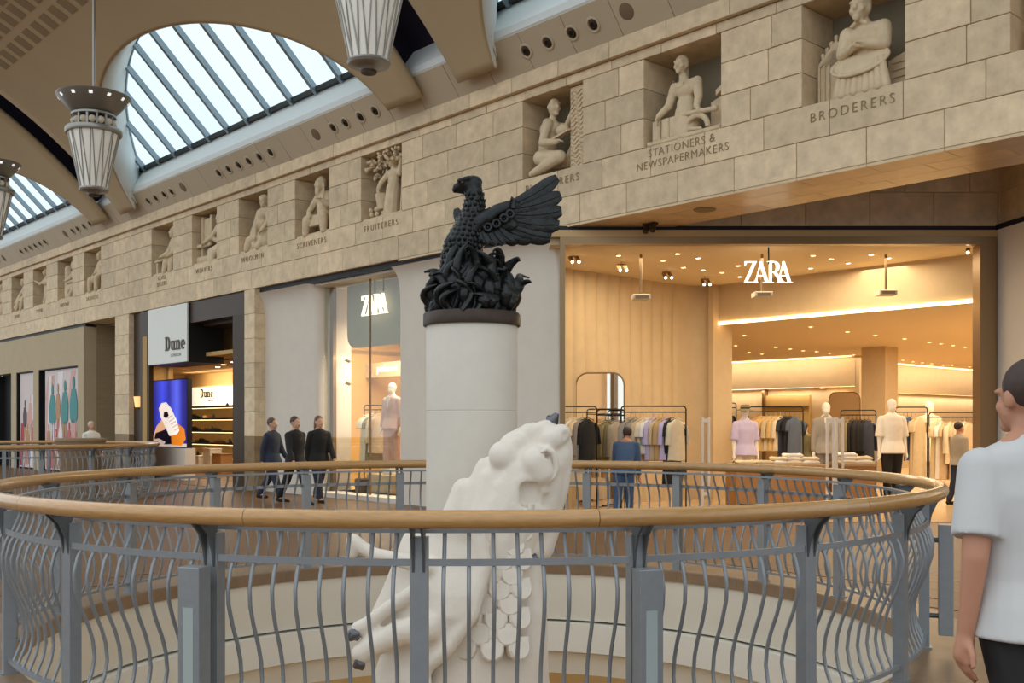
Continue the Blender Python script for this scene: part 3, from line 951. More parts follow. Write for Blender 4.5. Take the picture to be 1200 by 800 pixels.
fobj('gap', [(7.0, 17.15, -.1, -.7, 4.6, 4.72)], M_DARK, gp)
# -- small shop window between the piers
sw = struct('window_4', facade=True)
fobj('soffit', [(11.8, 14.9, -.2, -1.3, 4.55, 4.6)], M_PLASTER, sw)
fobj('sill', [(11.8, 14.9, -.2, -1.2, 0, .1)], M_PLASTER, sw)
fobj('left_reveal', [(14.86, 15.0, -.6, -1.02, 0, 4.6)], M_ZWALL, sw)
fobj('track_post', [(14.72, 14.85, -.55, -.64, 0.1, 4.55)], M_FRAME, sw)
fobj('glass_joint', [(13.10, 13.125, -.41, -.45, .1, 4.55)], M_FRAME, sw)
fobj('pane', [(13.13, 14.85, -.42, -.43, .1, 4.55)], M_SHOPGLASS, sw)
fobj('pane', [(11.88, 13.09, -.42, -.43, .1, 4.55)], M_SHOPGLASS, sw)
mb = MB(); poly = [(-10.5, 4.6), (-14.45, 4.6), (-14.45, 3.5)] + [(-14.45 + .3 - .3 * math.cos(PI / 2 * k / 6), 3.5 - .3 * math.sin(PI / 2 * k / 6)) for k in range(7)] + [(-10.5, 3.2)]
mb.prism(poly, .74, .86); obj('bulkhead', mb, mat('grey_green_bulkhead', '#9c9680', .7, var=.05, scale=2), sw)
fobj('room_back', [(9, 19, -4.4, -4.5, 0, 4.6)], M_ZWALL, sw)
fobj('room_beam', [(9, 19, -3.2, -3.4, z_at(453, 441, -3.2), z_at(453, 424, -3.2))], M_ZWALL, sw)
fobj('room_ceiling', [(9, 19, -1.4, -4.5, 3.9, 4.0)], M_ZCEIL, sw)
fobj('room_floor', [(9, 19, -.7, -4.5, .0, .1)], M_ZFLOOR, sw)
fobj('room_side', [(9, 9.2, -1.4, -4.5, 0, 4.0), (18.8, 19, -1.4, -4.5, 0, 4)], M_ZWALL, sw)
fobj('lit_text', [], M_SIGN_S, sw) if False else None
text('lit_text', 'perfumes', .26, M_SIGN_S, sw, (-s_at(453, -3.18), 3.19, z_at(453, 435, -3.18)), .01, spacing=.9)
area('small_window_light', F(14, -2.4, 3.85), 5, 420, WARM2, (0, 0, RZ), 1.8)
area('small_window_light', F(13.7, -1.1, 3.12), 1.8, 26, WARM2, (0, 0, RZ), .3)
for i, z in enumerate((2.95, 2.45)):
    r = thing('track_spotlight', ['upper small spotlight on the post in the narrow shop window', 'lower small spotlight on the post in the narrow shop window'][i], 'spotlight', F(14.6, -.9, z), RZ)
    mb = MB(); mb.lathe([(.05, 0), (.05, .14)], 12); o = obj('can', mb, M_FRAME, r); o.rotation_euler = (math.radians(70), 0, 0)
    mb = MB(); mb.sphere((0, -.15, .05), .04); obj('lamp', mb, M_BULB, r)
    mb = MB(); mb.tube([(0, 0, .05), (-.12, .02, .05)], .012, 6); obj('arm', mb, M_BLACK, r)

# -- serif letters of the fashion shop
def zara_polys():
    Z = [[(.02, .95), (.64, .95), (.64, 1), (.02, 1)], [(.02, .78), (.05, .78), (.14, .95), (.02, .95)], [(.47, .95), (.63, .95), (.17, .05), (.01, .05)], [(0, 0), (.68, 0), (.68, .05), (0, .05)], [(.68, .05), (.68, .24), (.645, .24), (.52, .05)]]
    Aq = [[(.06, .03), (.1, .03), (.36, .88), (.33, .96)], [(.31, 1.0), (.40, 1.0), (.75, .03), (.60, .03), (.29, .93)], [(.16, .31), (.48, .31), (.47, .35), (.17, .35)], [(0, 0), (.2, 0), (.2, .03), (0, .03)], [(.48, 0), (.84, 0), (.84, .03), (.48, .03)]]
    Rq = [[(.10, 0), (.225, 0), (.225, 1), (.10, 1)], [(0, 0), (.34, 0), (.34, .03), (0, .03)], [(0, .97), (.3, .97), (.3, 1), (0, 1)],
          [(.25, .97), (.25, 1), (.36, 1)] + arc(.38, .74, .27, .26, 85, -90, 14) + [(.25, .48), (.25, .51), (.36, .51)] + arc(.34, .74, .13, .23, -90, 90, 12),
          [(.32, .5), (.46, .5), (.86, .06), (.93, .03), (.93, 0), (.7, 0)]]
    return [(Z, 0), (Aq, .52), (Rq, 1.22), (Aq, 1.72)]
def zara(parent, k, y=0):
    for P, x in zara_polys():
        mb = MB()
        for p in P: mb.prism([((x + a - 1.28) * k * .88, b_ * k) for a, b_ in p], y, y + .05)
        obj('letter', mb, M_SIGN, parent)
z1 = thing('lit_shop_sign', 'smaller lit white ZARA sign in the narrow window between white piers', 'sign', F(s_at(438, -.6), -.6, 3.84), RZ)
zara(z1, .42)
mb = MB(); mb.box(-.01, .02, .45, .01, .04, .72); mb.box(.3, .02, .45, .32, .04, .72); obj('hanger_rod', mb, M_BLACK, z1)

# ================================================================== THE CORNER FASHION SHOP
ZY = 16.3
zf = struct('window_5')
def wbox(name, boxes, m, parent, bevel=0):
    mb = MB()
    for b in boxes: mb.box(*b)
    return obj(name, mb, m, parent, bevel=bevel)
wbox('shadow_gap', [(.5, ZY + .05, 4.60, 7.7, ZY + .3, 4.70)], M_DARK, zf)
wbox('fascia', [(.45, ZY, 4.52, 7.68, ZY + .12, 4.63)], M_FASCIA_Z, zf)
wbox('frame_head', [(.76, ZY - .02, 4.40, 7.66, ZY + .15, 4.52)], M_FRAME, zf)
wbox('frame_jamb', [(.76, ZY - .02, 0, .84, ZY + .2, 4.40)], M_FRAME, zf)
wbox('frame_jamb', [(7.40, ZY - .02, 0, 7.66, ZY + .25, 4.40)], M_FRAME, zf)
# angled plaster wall beyond the frame
zr = struct('wall_right_pier')
mb = MB(); mb.slab([(7.68, ZY), (7.80, 15.4), (8.1, 14.3), (9.5, 14.3), (9.5, ZY + .3), (7.68, ZY + .3)], 0, 4.63); obj('plaster', mb, M_PLASTER, zr)
mb = MB(); mb.slab([(7.68, ZY + .05), (7.85, 15.4), (8.15, 14.3), (9.5, 14.3), (9.5, ZY + .3)], 4.63, 4.72); obj('gap', mb, M_DARK, zr)
# stone wall above
zs = struct('wall_stone_above')
mb = MB(); mb.slab([(2.4, ZY + .3), (7.9, ZY + .3), (8.2, 15.0), (8.6, 14.2), (10, 14.2), (10, 16.9), (2.4, 16.9)], 4.7, 6.4); obj('backing', mb, M_DARK, zs)
for r, (z0, z1_) in enumerate(((4.70, 5.24), (5.24, 5.80), (5.8, 6.3))):
    x = 2.62 - .45 * (r % 2)
    while x < 7.8:
        e = min(x + 1.02, 7.9)
        mb = MB(); mb.cbox(x + .003, ZY + .06, z0 + .003, e - .003, ZY + .4, z1_ - .003, .008)
        obj('stone_block', mb, M_STONE, zs); x += 1.02
    for q, (p0, p1) in enumerate((((7.76, 16.36), (7.88, 15.4)), ((7.88, 15.4), (8.18, 14.3)))):
        mb = MB(); mb.slab([p0, p1, (p1[0] + .4, p1[1] + .1), (p0[0] + .4, p0[1] + .1)], z0 + .003, z1_ - .003)
        obj('stone_block', mb, M_STONE, zs)
# inner shell (facade frame)
zi = struct('wall_fashion_shop', facade=True)
ZC = 4.42
# pleated side wall running in from the front, rounding into the rear opening
wall_pts = []
pl0 = (8.85, -1.3); pl1 = (8.85, -4.6)
path = [(8.85, -.6 - .02 * k) for k in range(0, 0)]
L = 4.2
npl = 13
for k in range(npl * 6 + 1):
    d = L * k / (npl * 6)
    off = .05 * (1 - abs(math.cos(PI * npl * d / L)) ** .6)
    wall_pts.append((8.80 + off, -.9 - d))
for k in range(1, 9):
    a = PI / 2 * k / 8
    wall_pts.append((8.80 - .45 * (1 - math.cos(a)), -5.1 - .6 * math.sin(a)))
rows = [[(-s, -t, z) for s, t in wall_pts] for z in (0, ZC)]
mb = MB(); mb.grid(rows); obj('pleated_wall', mb, M_ZWALL, zi, smooth=35)
fobj('opening_jamb', [(8.3, 8.42, -5.55, -6.2, 0, ZC)], M_ZWALL, zi)
fobj('bulkhead', [(-8, 8.42, -5.75, -5.95, 3.66, ZC)], M_ZWALL, zi)
fobj('cove_light', [(-8, 8.40, -5.72, -5.78, 3.60, 3.66)], M_LED, zi)
mb = MB(); mb.slab([(.6, ZY + .16), (7.6, ZY + .16), (16, ZY + .16), (16, 27), (.6, 27)], ZC, ZC + .1); 
o = obj('ceiling_front', mb, M_ZCEIL); o['kind'] = 'structure'; o.name = 'ceiling_shop_front'
fobj('ceiling_inner', [(-10, 22, -5.95, -32, 3.62, 3.72)], M_ZCEIL, zi)
fobj('upper_panel', [(11.4, 22, -16.7, -16.85, 2.72, 3.62)], M_ZWALL, zi)
fobj('recess_back', [(11.4, 22, -17.3, -17.4, 0, 2.72)], M_ZWALL, zi)
fobj('upper_panel', [(12.75, 12.95, -16.9, -31, 2.66, 3.62)], M_ZWALL, zi)
fobj('recess_back', [(13.4, 13.5, -17.4, -31, 0, 2.66)], M_ZWALL, zi)
fobj('end_wall', [(11.3, 11.45, -16.7, -17.4, 0, 3.62), (-10, 22, -31.5, -31.7, 0, 3.62), (-10, -9.8, -5.9, -31.6, 0, 3.62), (21.8, 22, -5.9, -17.4, 0, 3.62), (8.42, 22, -5.9, -6.0, 0, 3.62)], M_ZWALL, zi)
fobj('door_recess', [(13.3, 14.9, -17.18, -17.3, 0, 2.5)], mat('door_sand', '#b8995f', .6), zi)
fobj('door_mullion', [(14.9, 15.0, -17.1, -17.3, 0, 2.72)], M_FRAME, zi)
fobj('door_rail', [(13.3, 14.9, -17.15, -17.2, 2.12, 2.16)], M_FRAME, zi)
fobj('shelf_cove', [(11.5, 22, -16.9, -16.98, 2.72, 2.76), (12.98, 13.05, -17.4, -31, 2.66, 2.70)], M_LED2, zi)
fobj('ceiling_cove', [(11.5, 22, -16.5, -16.58, 3.59, 3.62), (12.5, 12.58, -17, -31, 3.59, 3.62)], M_LED2, zi)
fz = struct('floor_shop', facade=True)
mbf = MB(); mbf.slab([(.85, ZY - .02), (7.4, ZY - .02), (26, 20), (26, 46), (-6, 46), (.85, 19)], .004, .012)
o = obj('floor_sheet', mbf, M_ZFLOOR); o['kind'] = 'structure'; o.name = 'floor_shop_sheet'; bpy.data.objects.remove(fz)
# round the column in the inner room
pc = struct('trim_column', facade=True)
cs, ct = ST(9.85, 27.6)
fobj('shaft', [(cs - .34, cs + .34, ct + .34, ct - .34, .012, 3.62)], M_ZWALL, pc)
# rest of the shop: side wall on the street side
zright = struct('wall_shop_side')
wbox('plaster', [(9.3, ZY + .2, 0, 9.5, 18.2, ZC)], M_ZWALL, zright)
# lights of the shop
area('shop_front_light', (4.2, 17.9, 4.36), 5.5, 170, WARM, (0, 0, 0), 1.8)
area('shop_inner_light', F(4, -10, 3.56), 9, 560, WARM, (0, 0, RZ), 6)
area('shop_inner_light', F(8, -20, 3.56), 8, 480, WARM, (0, 0, RZ), 9)
area('shop_inner_light', F(-1, -18, 3.56), 8, 480, WARM, (0, 0, RZ), 12)
area('wall_wash_light', F(16.5, -16.2, 3.56), 9, 60, WARM2, (math.radians(35), 0, RZ), .1)
area('wall_wash_light', F(12.2, -24, 3.56), .1, 70, WARM2, (0, math.radians(35), RZ), 13)
area('recess_light', F(16.5, -17.05, 2.66), 9, 60, WARM2, (0, 0, RZ), .12)
area('recess_light', F(13.2, -24, 2.6), .12, 70, WARM2, (0, 0, RZ), 12)
# ceiling downlights: front room, then rows in the inner room
dl = None
def downl(p, label, grp, r=.06):
    global dl
    if dl is None:
        dl = thing('shop_downlight', '', 'downlight')
        mb = MB(); mb.lathe([(.1, 0), (.1, -.012), (.075, -.012), (.07, -.004)], 14, cap=False); obj('trim_ring', mb, M_ZCEIL, dl)
        mb = MB(); mb.lathe([(0, -.006), (.072, -.006)], 12, cap=False); mb.f = [f[::-1] for f in mb.f]; obj('lamp', mb, M_BULB, dl)
        o = dl
    else: o = dup(dl)
    o.location = p; o['label'] = label; o['group'] = grp; o.scale = (.62, .62, 1)
def at_h(px, py, z):
    d = (z - EYE) * FOC / (HOR - py); return Vector(((px - 600) / FOC * d, d, z))
fr = [(725, 299), (777, 305), (794, 297), (801, 313), (818, 302), (824, 316), (846, 319), (865, 311), (867, 324), (953, 299), (974, 303), (950, 314), (994, 308), (1021, 298), (1042, 302)]
for i, (x, y) in enumerate(fr):
    downl(at_h(x, y, ZC - .002), f'{ORD[i]} small ceiling spot counted along the front ceiling of the fashion shop', 'front ceiling spots of the fashion shop')
inn = [(950, 383), (993, 389), (1026, 393), (1060, 397), (1089, 401), (1103, 403), (1117, 405), (1131, 407), (1143, 409), (909, 407), (926, 409), (941, 411), (957, 412), (972, 414), (1000, 416), (848, 403), (862, 405), (878, 413), (893, 415), (1058, 422), (1070, 424), (1081, 425), (1092, 426), (1105, 428), (1116, 428), (1136, 430), (846, 390), (872, 393)]
row_of = [('lowest-hung long row sloping to the bronze jamb', 0, 9), ('middle row over the suit mannequin', 9, 6), ('short rear row over the hat mannequin', 15, 4), ('rear row beyond the square column', 19, 7), ('row nearest the light strip corner', 26, 2)]
for nm_, i0, k_ in row_of:
    for i in range(k_):
        downl(at_h(*inn[i0 + i], 3.615), f'{ORD[i]} inner-room ceiling spot in the {nm_}', 'inner ceiling spots of the fashion shop')
# track heads near the ceiling of the front room
def track(px, py, d, label, flip=1):
    p = at(px, py, d)
    r = thing('twin_spotlight', label, 'spotlight', p)
    r.scale = (.62,) * 3
    mb = MB(); mb.tube([(0, 0, (ZC - p.z) / .62), (0, 0, .05)], .012, 6); mb.box(-.12, -.03, .03, .12, .03, .07); obj('bracket', mb, M_FRAME, r)
    for k in (-1, 1):
        mb = MB(); mb.tube([(k * .09, .02, .03), (k * .09 + .05 * flip, -.07, -.11)], .055, 10); o = obj('can', mb, M_FRAME, r)
        mb = MB(); mb.sphere((k * .09 + .055 * flip, -.078, -.125), .04); obj('lamp', mb, M_BULB, r)
track(672, 302, 17.6, 'black twin spotlight nearest the statue in the fashion shop front')
track(728, 312, 18.2, 'black twin spotlight over the round-cornered mirror, second along the ceiling')
track(781, 321, 19.2, 'black twin spotlight over the black clothes rails, third along the ceiling')
track(826, 329, 20.0, 'black twin spotlight by the ceiling corner above the opening')
track(1139, 291, 16.8, 'black twin spotlight tucked beside the bronze shopfront jamb', -1)
# hanging projector boxes
for i, (px, py) in enumerate(((751, 347), (893, 344), (1038, 342))):
    p = at(px, py, 17.4)
    r = thing('hanging_projector', ['white projector box on a rod in front of the pleated wall', 'white projector box on a rod half behind the large lit sign', 'white projector box on a rod above the black trouser mannequin'][i], 'projector', p)
    mb = MB(); mb.cbox(-.15, -.14, -.06, .15, .14, .02, .01); obj('case', mb, mat('projector_white', '#d7c9ae', .5), r)
    mb = MB(); mb.box(-.11, -.15, -.05, .11, -.141, 0); obj('grille', mb, mat('projector_grille', '#8a7a60', .6), r)
    mb = MB(); mb.tube([(0, 0, .02), (0, 0, ZC - p.z)], .022, 8); obj('rod', mb, M_FRAME, r)
z2 = thing('lit_shop_sign', 'large lit white ZARA sign hanging in the wide bronze shopfront', 'sign', at(901, 331, ZY + .25))
zara(z2, .345)
mb = MB(); mb.tube([(0, .02, .3), (0, .02, 4.4 - at(901, 331, ZY + .25).z)], .012, 6); obj('hanger_rod', mb, M_BLACK, z2)
# ================================================================== RAILINGS, COLUMN, STATUES
def ring_rail(cx, cy, label, phis, arcs, full=True):
    PR = RR - .10
    r = thing('balustrade', label, 'railing', (cx, cy, .0))
    def pt(a, rad, z): return Vector((rad * math.sin(a), -rad * math.cos(a), z))
    def rect_ring(name, rad, w, h, z, m=M_STEEL):
        mb = MB(); n = 120
        rows = []
        for (x, y) in ((-w / 2, -h / 2), (w / 2, -h / 2), (w / 2, h / 2), (-w / 2, h / 2)):
            rows.append([pt(-2 * PI * k / n, rad + x, z + y) for k in range(n)])
        rows.append(rows[0])
        mb.grid(rows, closed=True); obj(name, mb, m, r)
    rect_ring('top_bar', PR - .045, .04, .018, 1.052)
    rect_ring('middle_bar', PR + .025, .012, .032, .915)
    rect_ring('bottom_bar', PR, .03, .022, .15)
    n = 13
    for k in range(n):
        a0 = 2 * PI * k / n + .21; a1 = 2 * PI * (k + 1) / n + .21 - .0006
        mb = MB(); mb.tube([pt(a0 + (a1 - a0) * j / 14, RR + .01, 1.118) for j in range(15)], .043, 14)
        obj('handrail', mb, M_OAK, r, smooth=50)
    # post: two flats on a web, with a curved bracket under the handrail
    mb = MB(); mb.box(-.04, -.035, .06, .04, .03, 1.03); mb.box(-.05, -.05, .06, .05, .05, .075)
    pm = mb.mesh('post'); pm.materials.append(M_STEEL)
    mb = MB()
    for x in (-.03, .018):
        poly = [(-.033, .86), (-.05, .95), (-.085, 1.03), (-.135, 1.08), (-.0, 1.085), (-.033, 1.0)]
        v = [(x, a, z) for a, z in poly] + [(x + .012, a, z) for a, z in poly]
        m_ = len(poly)
        mb.add(v, [tuple(range(m_)), tuple(range(2 * m_ - 1, m_ - 1, -1))] + [(i, i + m_, (i + 1) % m_ + m_, (i + 1) % m_) for i in range(m_)])
    bm_ = mb.mesh('bracket'); bm_.materials.append(M_STEEL_D)
    mb = MB(); mb.lathe([(0, -.012), (.012, -.012), (.012, .012), (0, .012)], 8)
    for a in phis:
        p = link(bpy.data.objects.new('post', pm), r); p.location = pt(a, PR, 0); p.rotation_euler = (0, 0, a)
        q = link(bpy.data.objects.new('bracket', bm_), r); q.location = pt(a, PR, 0); q.rotation_euler = (0, 0, a)
    prof = [(1.048, .045), (1.0, .035), (.93, .005), (.86, -.035), (.78, -.055), (.70, -.05), (.6, -.018), (.5, .025), (.42, .05), (.33, .06), (.25, .045), (.16, .008), (.14, 0)]
    mb = MB(); mb.tube([(0, y, z) for z, y in prof][::-1], .0098, 8)
    bal = mb.mesh('baluster'); bal.materials.append(M_STEEL); smoothen(bal, 60)
    st = MB()
    for (a0, a1) in arcs:
        m_ = 8
        for k in range(1, m_ + 1):
            a = a0 + (a1 - a0) * (k - .5 + .0) / m_ if m_ < 3 else a0 + (a1 - a0) * k / (m_ + 1)
            if full:
                o = link(bpy.data.objects.new('baluster', bal), r); o.location = pt(a, PR, 0); o.rotation_euler = (0, 0, a)
            else:
                c, s_ = math.cos(a), math.sin(a); p = pt(a, PR, 0)
                st.add([(v.co.x * c - v.co.y * s_ + p.x, v.co.x * s_ + v.co.y * c + p.y, v.co.z) for v in bal.vertices], [tuple(f.vertices) for f in bal.polygons])
    if not full: obj('baluster', st, M_STEEL, r, smooth=60, kind='stuff')
    return r
ph = [math.radians(-2 + 18 * k) for k in range(20)]
arcs = [(ph[i], ph[(i + 1) % len(ph)] + (2 * PI if ph[(i + 1) % len(ph)] < ph[i] else 0)) for i in range(len(ph))]
bal1 = ring_rail(CX, CY, 'round balustrade of oak handrail and blue-grey wavy bars encircling the white column', ph, arcs)
# short barrier posts bracketed to the outside
for a in (-20.2, 16.0, 70.0):
    a = math.radians(a)
    p0 = Vector((3.375 * math.sin(a), -3.375 * math.cos(a), 0))
    o = link(bpy.data.objects.new('side_post', None), bal1); o.location = p0; o.rotation_euler = (0, 0, a)
    if True:
        mb = MB(); mb.box(-.058, -.045, .16, .058, .045, .885)
        mb2 = MB()
        bpy.data.objects.remove(o)
        o = obj('side_post', mb, M_STEEL, bal1, loc=p0, rz=a, bevel=.004)
        mb = MB(); mb.box(-.028, -.047, .2, .028, -.0445, .70); obj('slot', mb, M_SLOT, o)
        for z_ in (.78, .28):
            mb = MB(); mb.tube([(0, .04, z_), (0, .11, z_)], .016, 8); obj('stub', mb, M_STEEL_D, o)
ph2 = [math.radians(5 + 18 * k) for k in range(20)]
bal2 = ring_rail(C2X, C2Y, 'distant second round balustrade in front of the poster windows', ph2, [(a, a + math.radians(18)) for a in ph2], full=False)
mb = MB(); mb.lathe([(3.18, 0), (3.18, .06), (3.7, .06), (3.7, 0)], 64, cap=False)
o = obj('kerb', mb, M_KERB, loc=(C2X, C2Y, 0)); o.name = 'floor_kerb'; o['kind'] = 'structure'
# drum inside the far ring
p = at(94.5, 498, 21.6)
dr = thing('stone_drum', 'round brown stone drum rising inside the distant balustrade', 'pedestal', (p.x, p.y, 0))
mb = MB(); mb.lathe([(.40, 0), (.40, .95), (.44, 1.02), (.49, 1.18), (.5, 1.26), (.47, 1.27)], 32); obj('drum', mb, mat('drum_stone', '#8a7154', .6, var=.12, scale=6, stretch=(1, 1, 6)), dr, smooth=40)
mb = MB(); mb.lathe([(.505, 1.2), (.515, 1.23), (.505, 1.26)], 32, cap=False); obj('rim', mb, M_STONE_D, dr, smooth=40)

# ---- the column that carries the bird
colm = thing('statue_column', 'tall smooth pale stone column standing in the round opening', 'column', (CX, CY, -6))
mb = MB(); mb.lathe([(.352, 0), (.352, 7.645), (.348, 7.65)], 64, cap=False); obj('shaft', mb, M_COLSTONE, colm, smooth=30)
mb = MB(); mb.lathe([(.348, 7.65), (.352, 7.655), (.352, 8.29), (.349, 8.30), (0, 8.30)], 64, cap=False); obj('shaft_drum', mb, M_COLSTONE, colm, smooth=30)
# ---- bronze bird rising from flames
K = .00659
bird = thing('bronze_phoenix', 'dark bronze phoenix with one wing spread rising from flames on the column', 'statue', (CX, CY, 2.30))
def e(px, py, dy=0): return Vector(((px - 556) * K, dy, (383 - py) * K))
mb = MB(); mb.lathe([(0, 0), (.372, 0), (.375, .008), (.375, .088), (.365, .10), (0, .10)], 48); obj('plinth', mb, M_BRONZE_B, bird, smooth=40)
mb = MB()
chain = [(541, 350, 25), (543, 325, 24), (544, 303, 23), (547, 285, 22), (553, 267, 17.5), (558, 250, 13), (559.5, 236, 11), (558, 222, 10.5)]
mb.caps([e(x, y) for x, y, r in chain], [r * K for x, y, r in chain], 14)
mb.sphere(e(553, 217), (15 * K, 10 * K, 9 * K), (0, .1, 0))
mb.sphere(e(557, 214), (12 * K, 9 * K, 8 * K))
mb.caps([e(545, 219), e(538, 219.5), e(535.5, 223), e(536, 226.5)], [6 * K, 4.6 * K, 3.2 * K, 1.2 * K], 10)
mb.caps([e(546, 224), e(540, 225)], [4 * K, 2.5 * K], 10)
for sgn in (-1, 1):
    mb.caps([e(541, 213.5, sgn * .045), e(553, 211, sgn * .06)], [2.6 * K, 3 * K], 8)
mb.caps([e(556, 270, -.02), e(572, 258, -.05), e(586, 249, -.03), e(600, 243, .0), e(610, 240, .02)], [14 * K, 10 * K, 8.5 * K, 8 * K, 6 * K], 12)
mb.sphere(e(585, 262, -.02), (26 * K, 5 * K, 11 * K), (0, .12, 0)); mb.sphere(e(607, 256, .02), (22 * K, 4 * K, 15 * K), (0, .0, 0))
mb.caps([e(552, 272, .1), e(543, 262, .19), e(539, 250, .25)], [11 * K, 7 * K, 5 * K], 10)
me = clay(mb, .011, 3); obj('body', me, M_BRONZE, bird)
for sgn in (-1, 1):
    mb = MB(); mb.sphere(e(545.5, 216, sgn * .057), .013); obj('eye', mb, M_BRONZE_B, bird, smooth=80)
# overlapping scales down the neck and breast
mb = MB()
for i in range(len(chain) - 1):
    x0, y0, r0 = chain[i]; x1, y1, r1 = chain[i + 1]
    nrow = max(2, int(abs(y1 - y0) / 5))
    for q in range(nrow):
        f = q / nrow
        x, y, rr = x0 + (x1 - x0) * f, y0 + (y1 - y0) * f, (r0 + (r1 - r0) * f) * K
        cnt = max(8, int(2 * PI * rr / .042))
        for k in range(cnt):
            a = 2 * PI * (k + .5 * (q % 2)) / cnt
            p = e(x, y) + Vector((rr * math.cos(a), rr * math.sin(a), 0))
            p.z += random.uniform(-.008, .008); mb.sphere(p, (.010, .019, .026), (0, .38, a + random.uniform(-.2, .2)), seg=6, ring=4)
obj('plumage', mb, M_BRONZE, bird, smooth=60, kind='stuff')
def feather(root, tip, w, name='feather', curl=0, sq=.22):
    root, tip = Vector(root), Vector(tip)
    pts = []; rs = []
    prof = [.5, .7, .82, .92, 1, 1.04, 1.04, .92, .55]
    for k, pf in enumerate(prof):
        f = k / (len(prof) - 1)
        p = root.lerp(tip, f); p.y += curl * math.sin(PI * f); p.z -= .02 * math.sin(PI * f)
        pts.append(p); rs.append(w * pf)
    mb = MB()
    d = (tip - root).normalized(); side = d.cross(Vector((0, 1, 0))).normalized()
    rows = []
    for p, r_ in zip(pts, rs):
        rows.append([p + side * (r_ * math.cos(t)) + Vector((0, 1, 0)) * (r_ * sq * math.sin(t)) for t in [2 * PI * j / 10 for j in range(10)]])
    mb.grid(rows, closed=True); mb.add(rows[0], [tuple(range(9, -1, -1))]); mb.add(rows[-1], [tuple(range(10))])
    mb.tube([p + Vector((0, -r_ * sq, 0)) for p, r_ in zip(pts, rs)], [.006] * 8 + [.003], 6)
    return obj(name, mb, M_BRONZE, bird, smooth=50)
prim = [((604, 240), (657, 205), 8.6, .10), ((603, 246), (661, 226), 9.6, .09), ((600, 252), (662, 245), 10, .08), ((598, 258), (659, 262), 10, .07), ((596, 264), (649, 278), 10, .06), ((592, 268), (628, 279), 9.5, .03), ((588, 270), (612, 282), 8.5, .0)]
for (a, b_), (c, d), w_, yy in prim:
    feather(e(a, b_, -.02), e(c, d, yy), w_ * K)
for (a, b_), (c, d), w_, yy in (((582, 262), (604, 285), 6, -.05), ((577, 264), (594, 288), 6, -.05), ((572, 266), (584, 289), 6, -.06), ((567, 268), (575, 288), 5.5, -.07), ((562, 270), (566, 285), 5, -.08)):
    feather(e(a, b_, yy), e(c, d, yy), w_ * K, 'covert_feather')
for (x, y) in ((575, 269), (585, 265), (594, 259), (601, 254)):
    mb = MB(); mb.tube([e(x + 4.2 * math.cos(t), y + 4.2 * math.sin(t), -.085) for t in [2 * PI * k / 14 for k in range(14)]], 2.1 * K, 8, closed=True)
    mb.sphere(e(x, y, -.07), 2.2 * K, seg=8, ring=6)
    obj('curled_covert', mb, M_BRONZE, bird, smooth=60)
mb = MB(); mb.tube([e(604, 247, -.07), e(606, 238, -.07), e(603, 234, -.06), e(601, 239, -.06)], [3 * K, 2.6 * K, 2 * K, 1 * K], 8); obj('wing_spur', mb, M_BRONZE, bird, smooth=60)
feather(e(545, 262, .2), e(535, 235, .30), 5.5 * K); feather(e(546, 266, .2), e(534, 258, .30), 5 * K); feather(e(548, 268, .2), e(540, 240, .34), 5.5 * K)
# flames
mb = MB(); mb.lathe([(.30, .10), (.31, .2), (.27, .34), (.2, .46), (.1, .56), (0, .6)], 24); obj('flame_core', mb, M_BRONZE, bird, smooth=60)
rf = random.Random(11)
def flame(a, r0, h, lean, w, hook=0):
    """a thick tongue that swings to one side and curls at its tip"""
    tw = rf.choice((-1, 1)) * rf.uniform(.3, .7)
    pts = []; rs = []
    n = 14
    for k in range(n + 1):
        f = k / n
        rr = r0 + lean * f ** 1.4 + .03 * math.sin(f * 8 + tw * 4) + (hook * max(0, f - .7) * .6)
        aa = a + tw * math.sin(f * 4.6) * .42 * (.25 / max(.15, r0))
        z = .085 + h * math.sin(min(1, f * 1.08) * PI / 2) - (max(0, f - .82) * .25 * h if hook else 0)
        pts.append((rr * math.cos(aa), rr * math.sin(aa), z))
        rs.append(w * (.8 + .45 * math.sin(PI * min(1, f * 1.35))) * (1 - .78 * f ** 2.5))
    mb = MB(); mb.tube(pts, rs, 9, sq=.6)
    mb.sphere(pts[-1], rs[-1] * .95, seg=8, ring=6)
    obj('flame', mb, M_BRONZE, bird, smooth=60)
for k in range(34): flame(2 * PI * k / 34 + rf.uniform(-.1, .1), .31 + rf.uniform(-.02, .015), rf.uniform(.10, .27), rf.uniform(-.02, .05), rf.uniform(.036, .056), rf.choice((0, .25, -.2)))
for k in range(26): flame(2 * PI * k / 26 + rf.uniform(-.1, .1), .27, rf.uniform(.24, .38), rf.uniform(-.04, .05), rf.uniform(.042, .06), rf.choice((0, .3, -.2)))
for k in range(16): flame(2 * PI * k / 16 + rf.uniform(-.2, .2), .20, rf.uniform(.34, .48), rf.uniform(-.06, .03), rf.uniform(.04, .055), rf.choice((0, .25)))
for a, r0, h, ln, w, hk in ((-.35, .20, .50, .0, .055, .2), (-.12, .22, .43, .12, .055, .2), (.12, .26, .33, .20, .05, .1), (-.7, .2, .47, .0, .055, .3), (-.05, .27, .26, .15, .045, .2), (-1.1, .2, .46, .0, .055, -.2), (-2.2, .18, .58, -.06, .05, .2), (-2.7, .2, .60, -.06, .05, 0), (-1.8, .2, .55, -.04, .05, .2), (-1.5, .22, .50, -.02, .055, .2), (2.9, .27, .36, .05, .05, .2)):
    flame(a, r0, h, ln, w, hk)

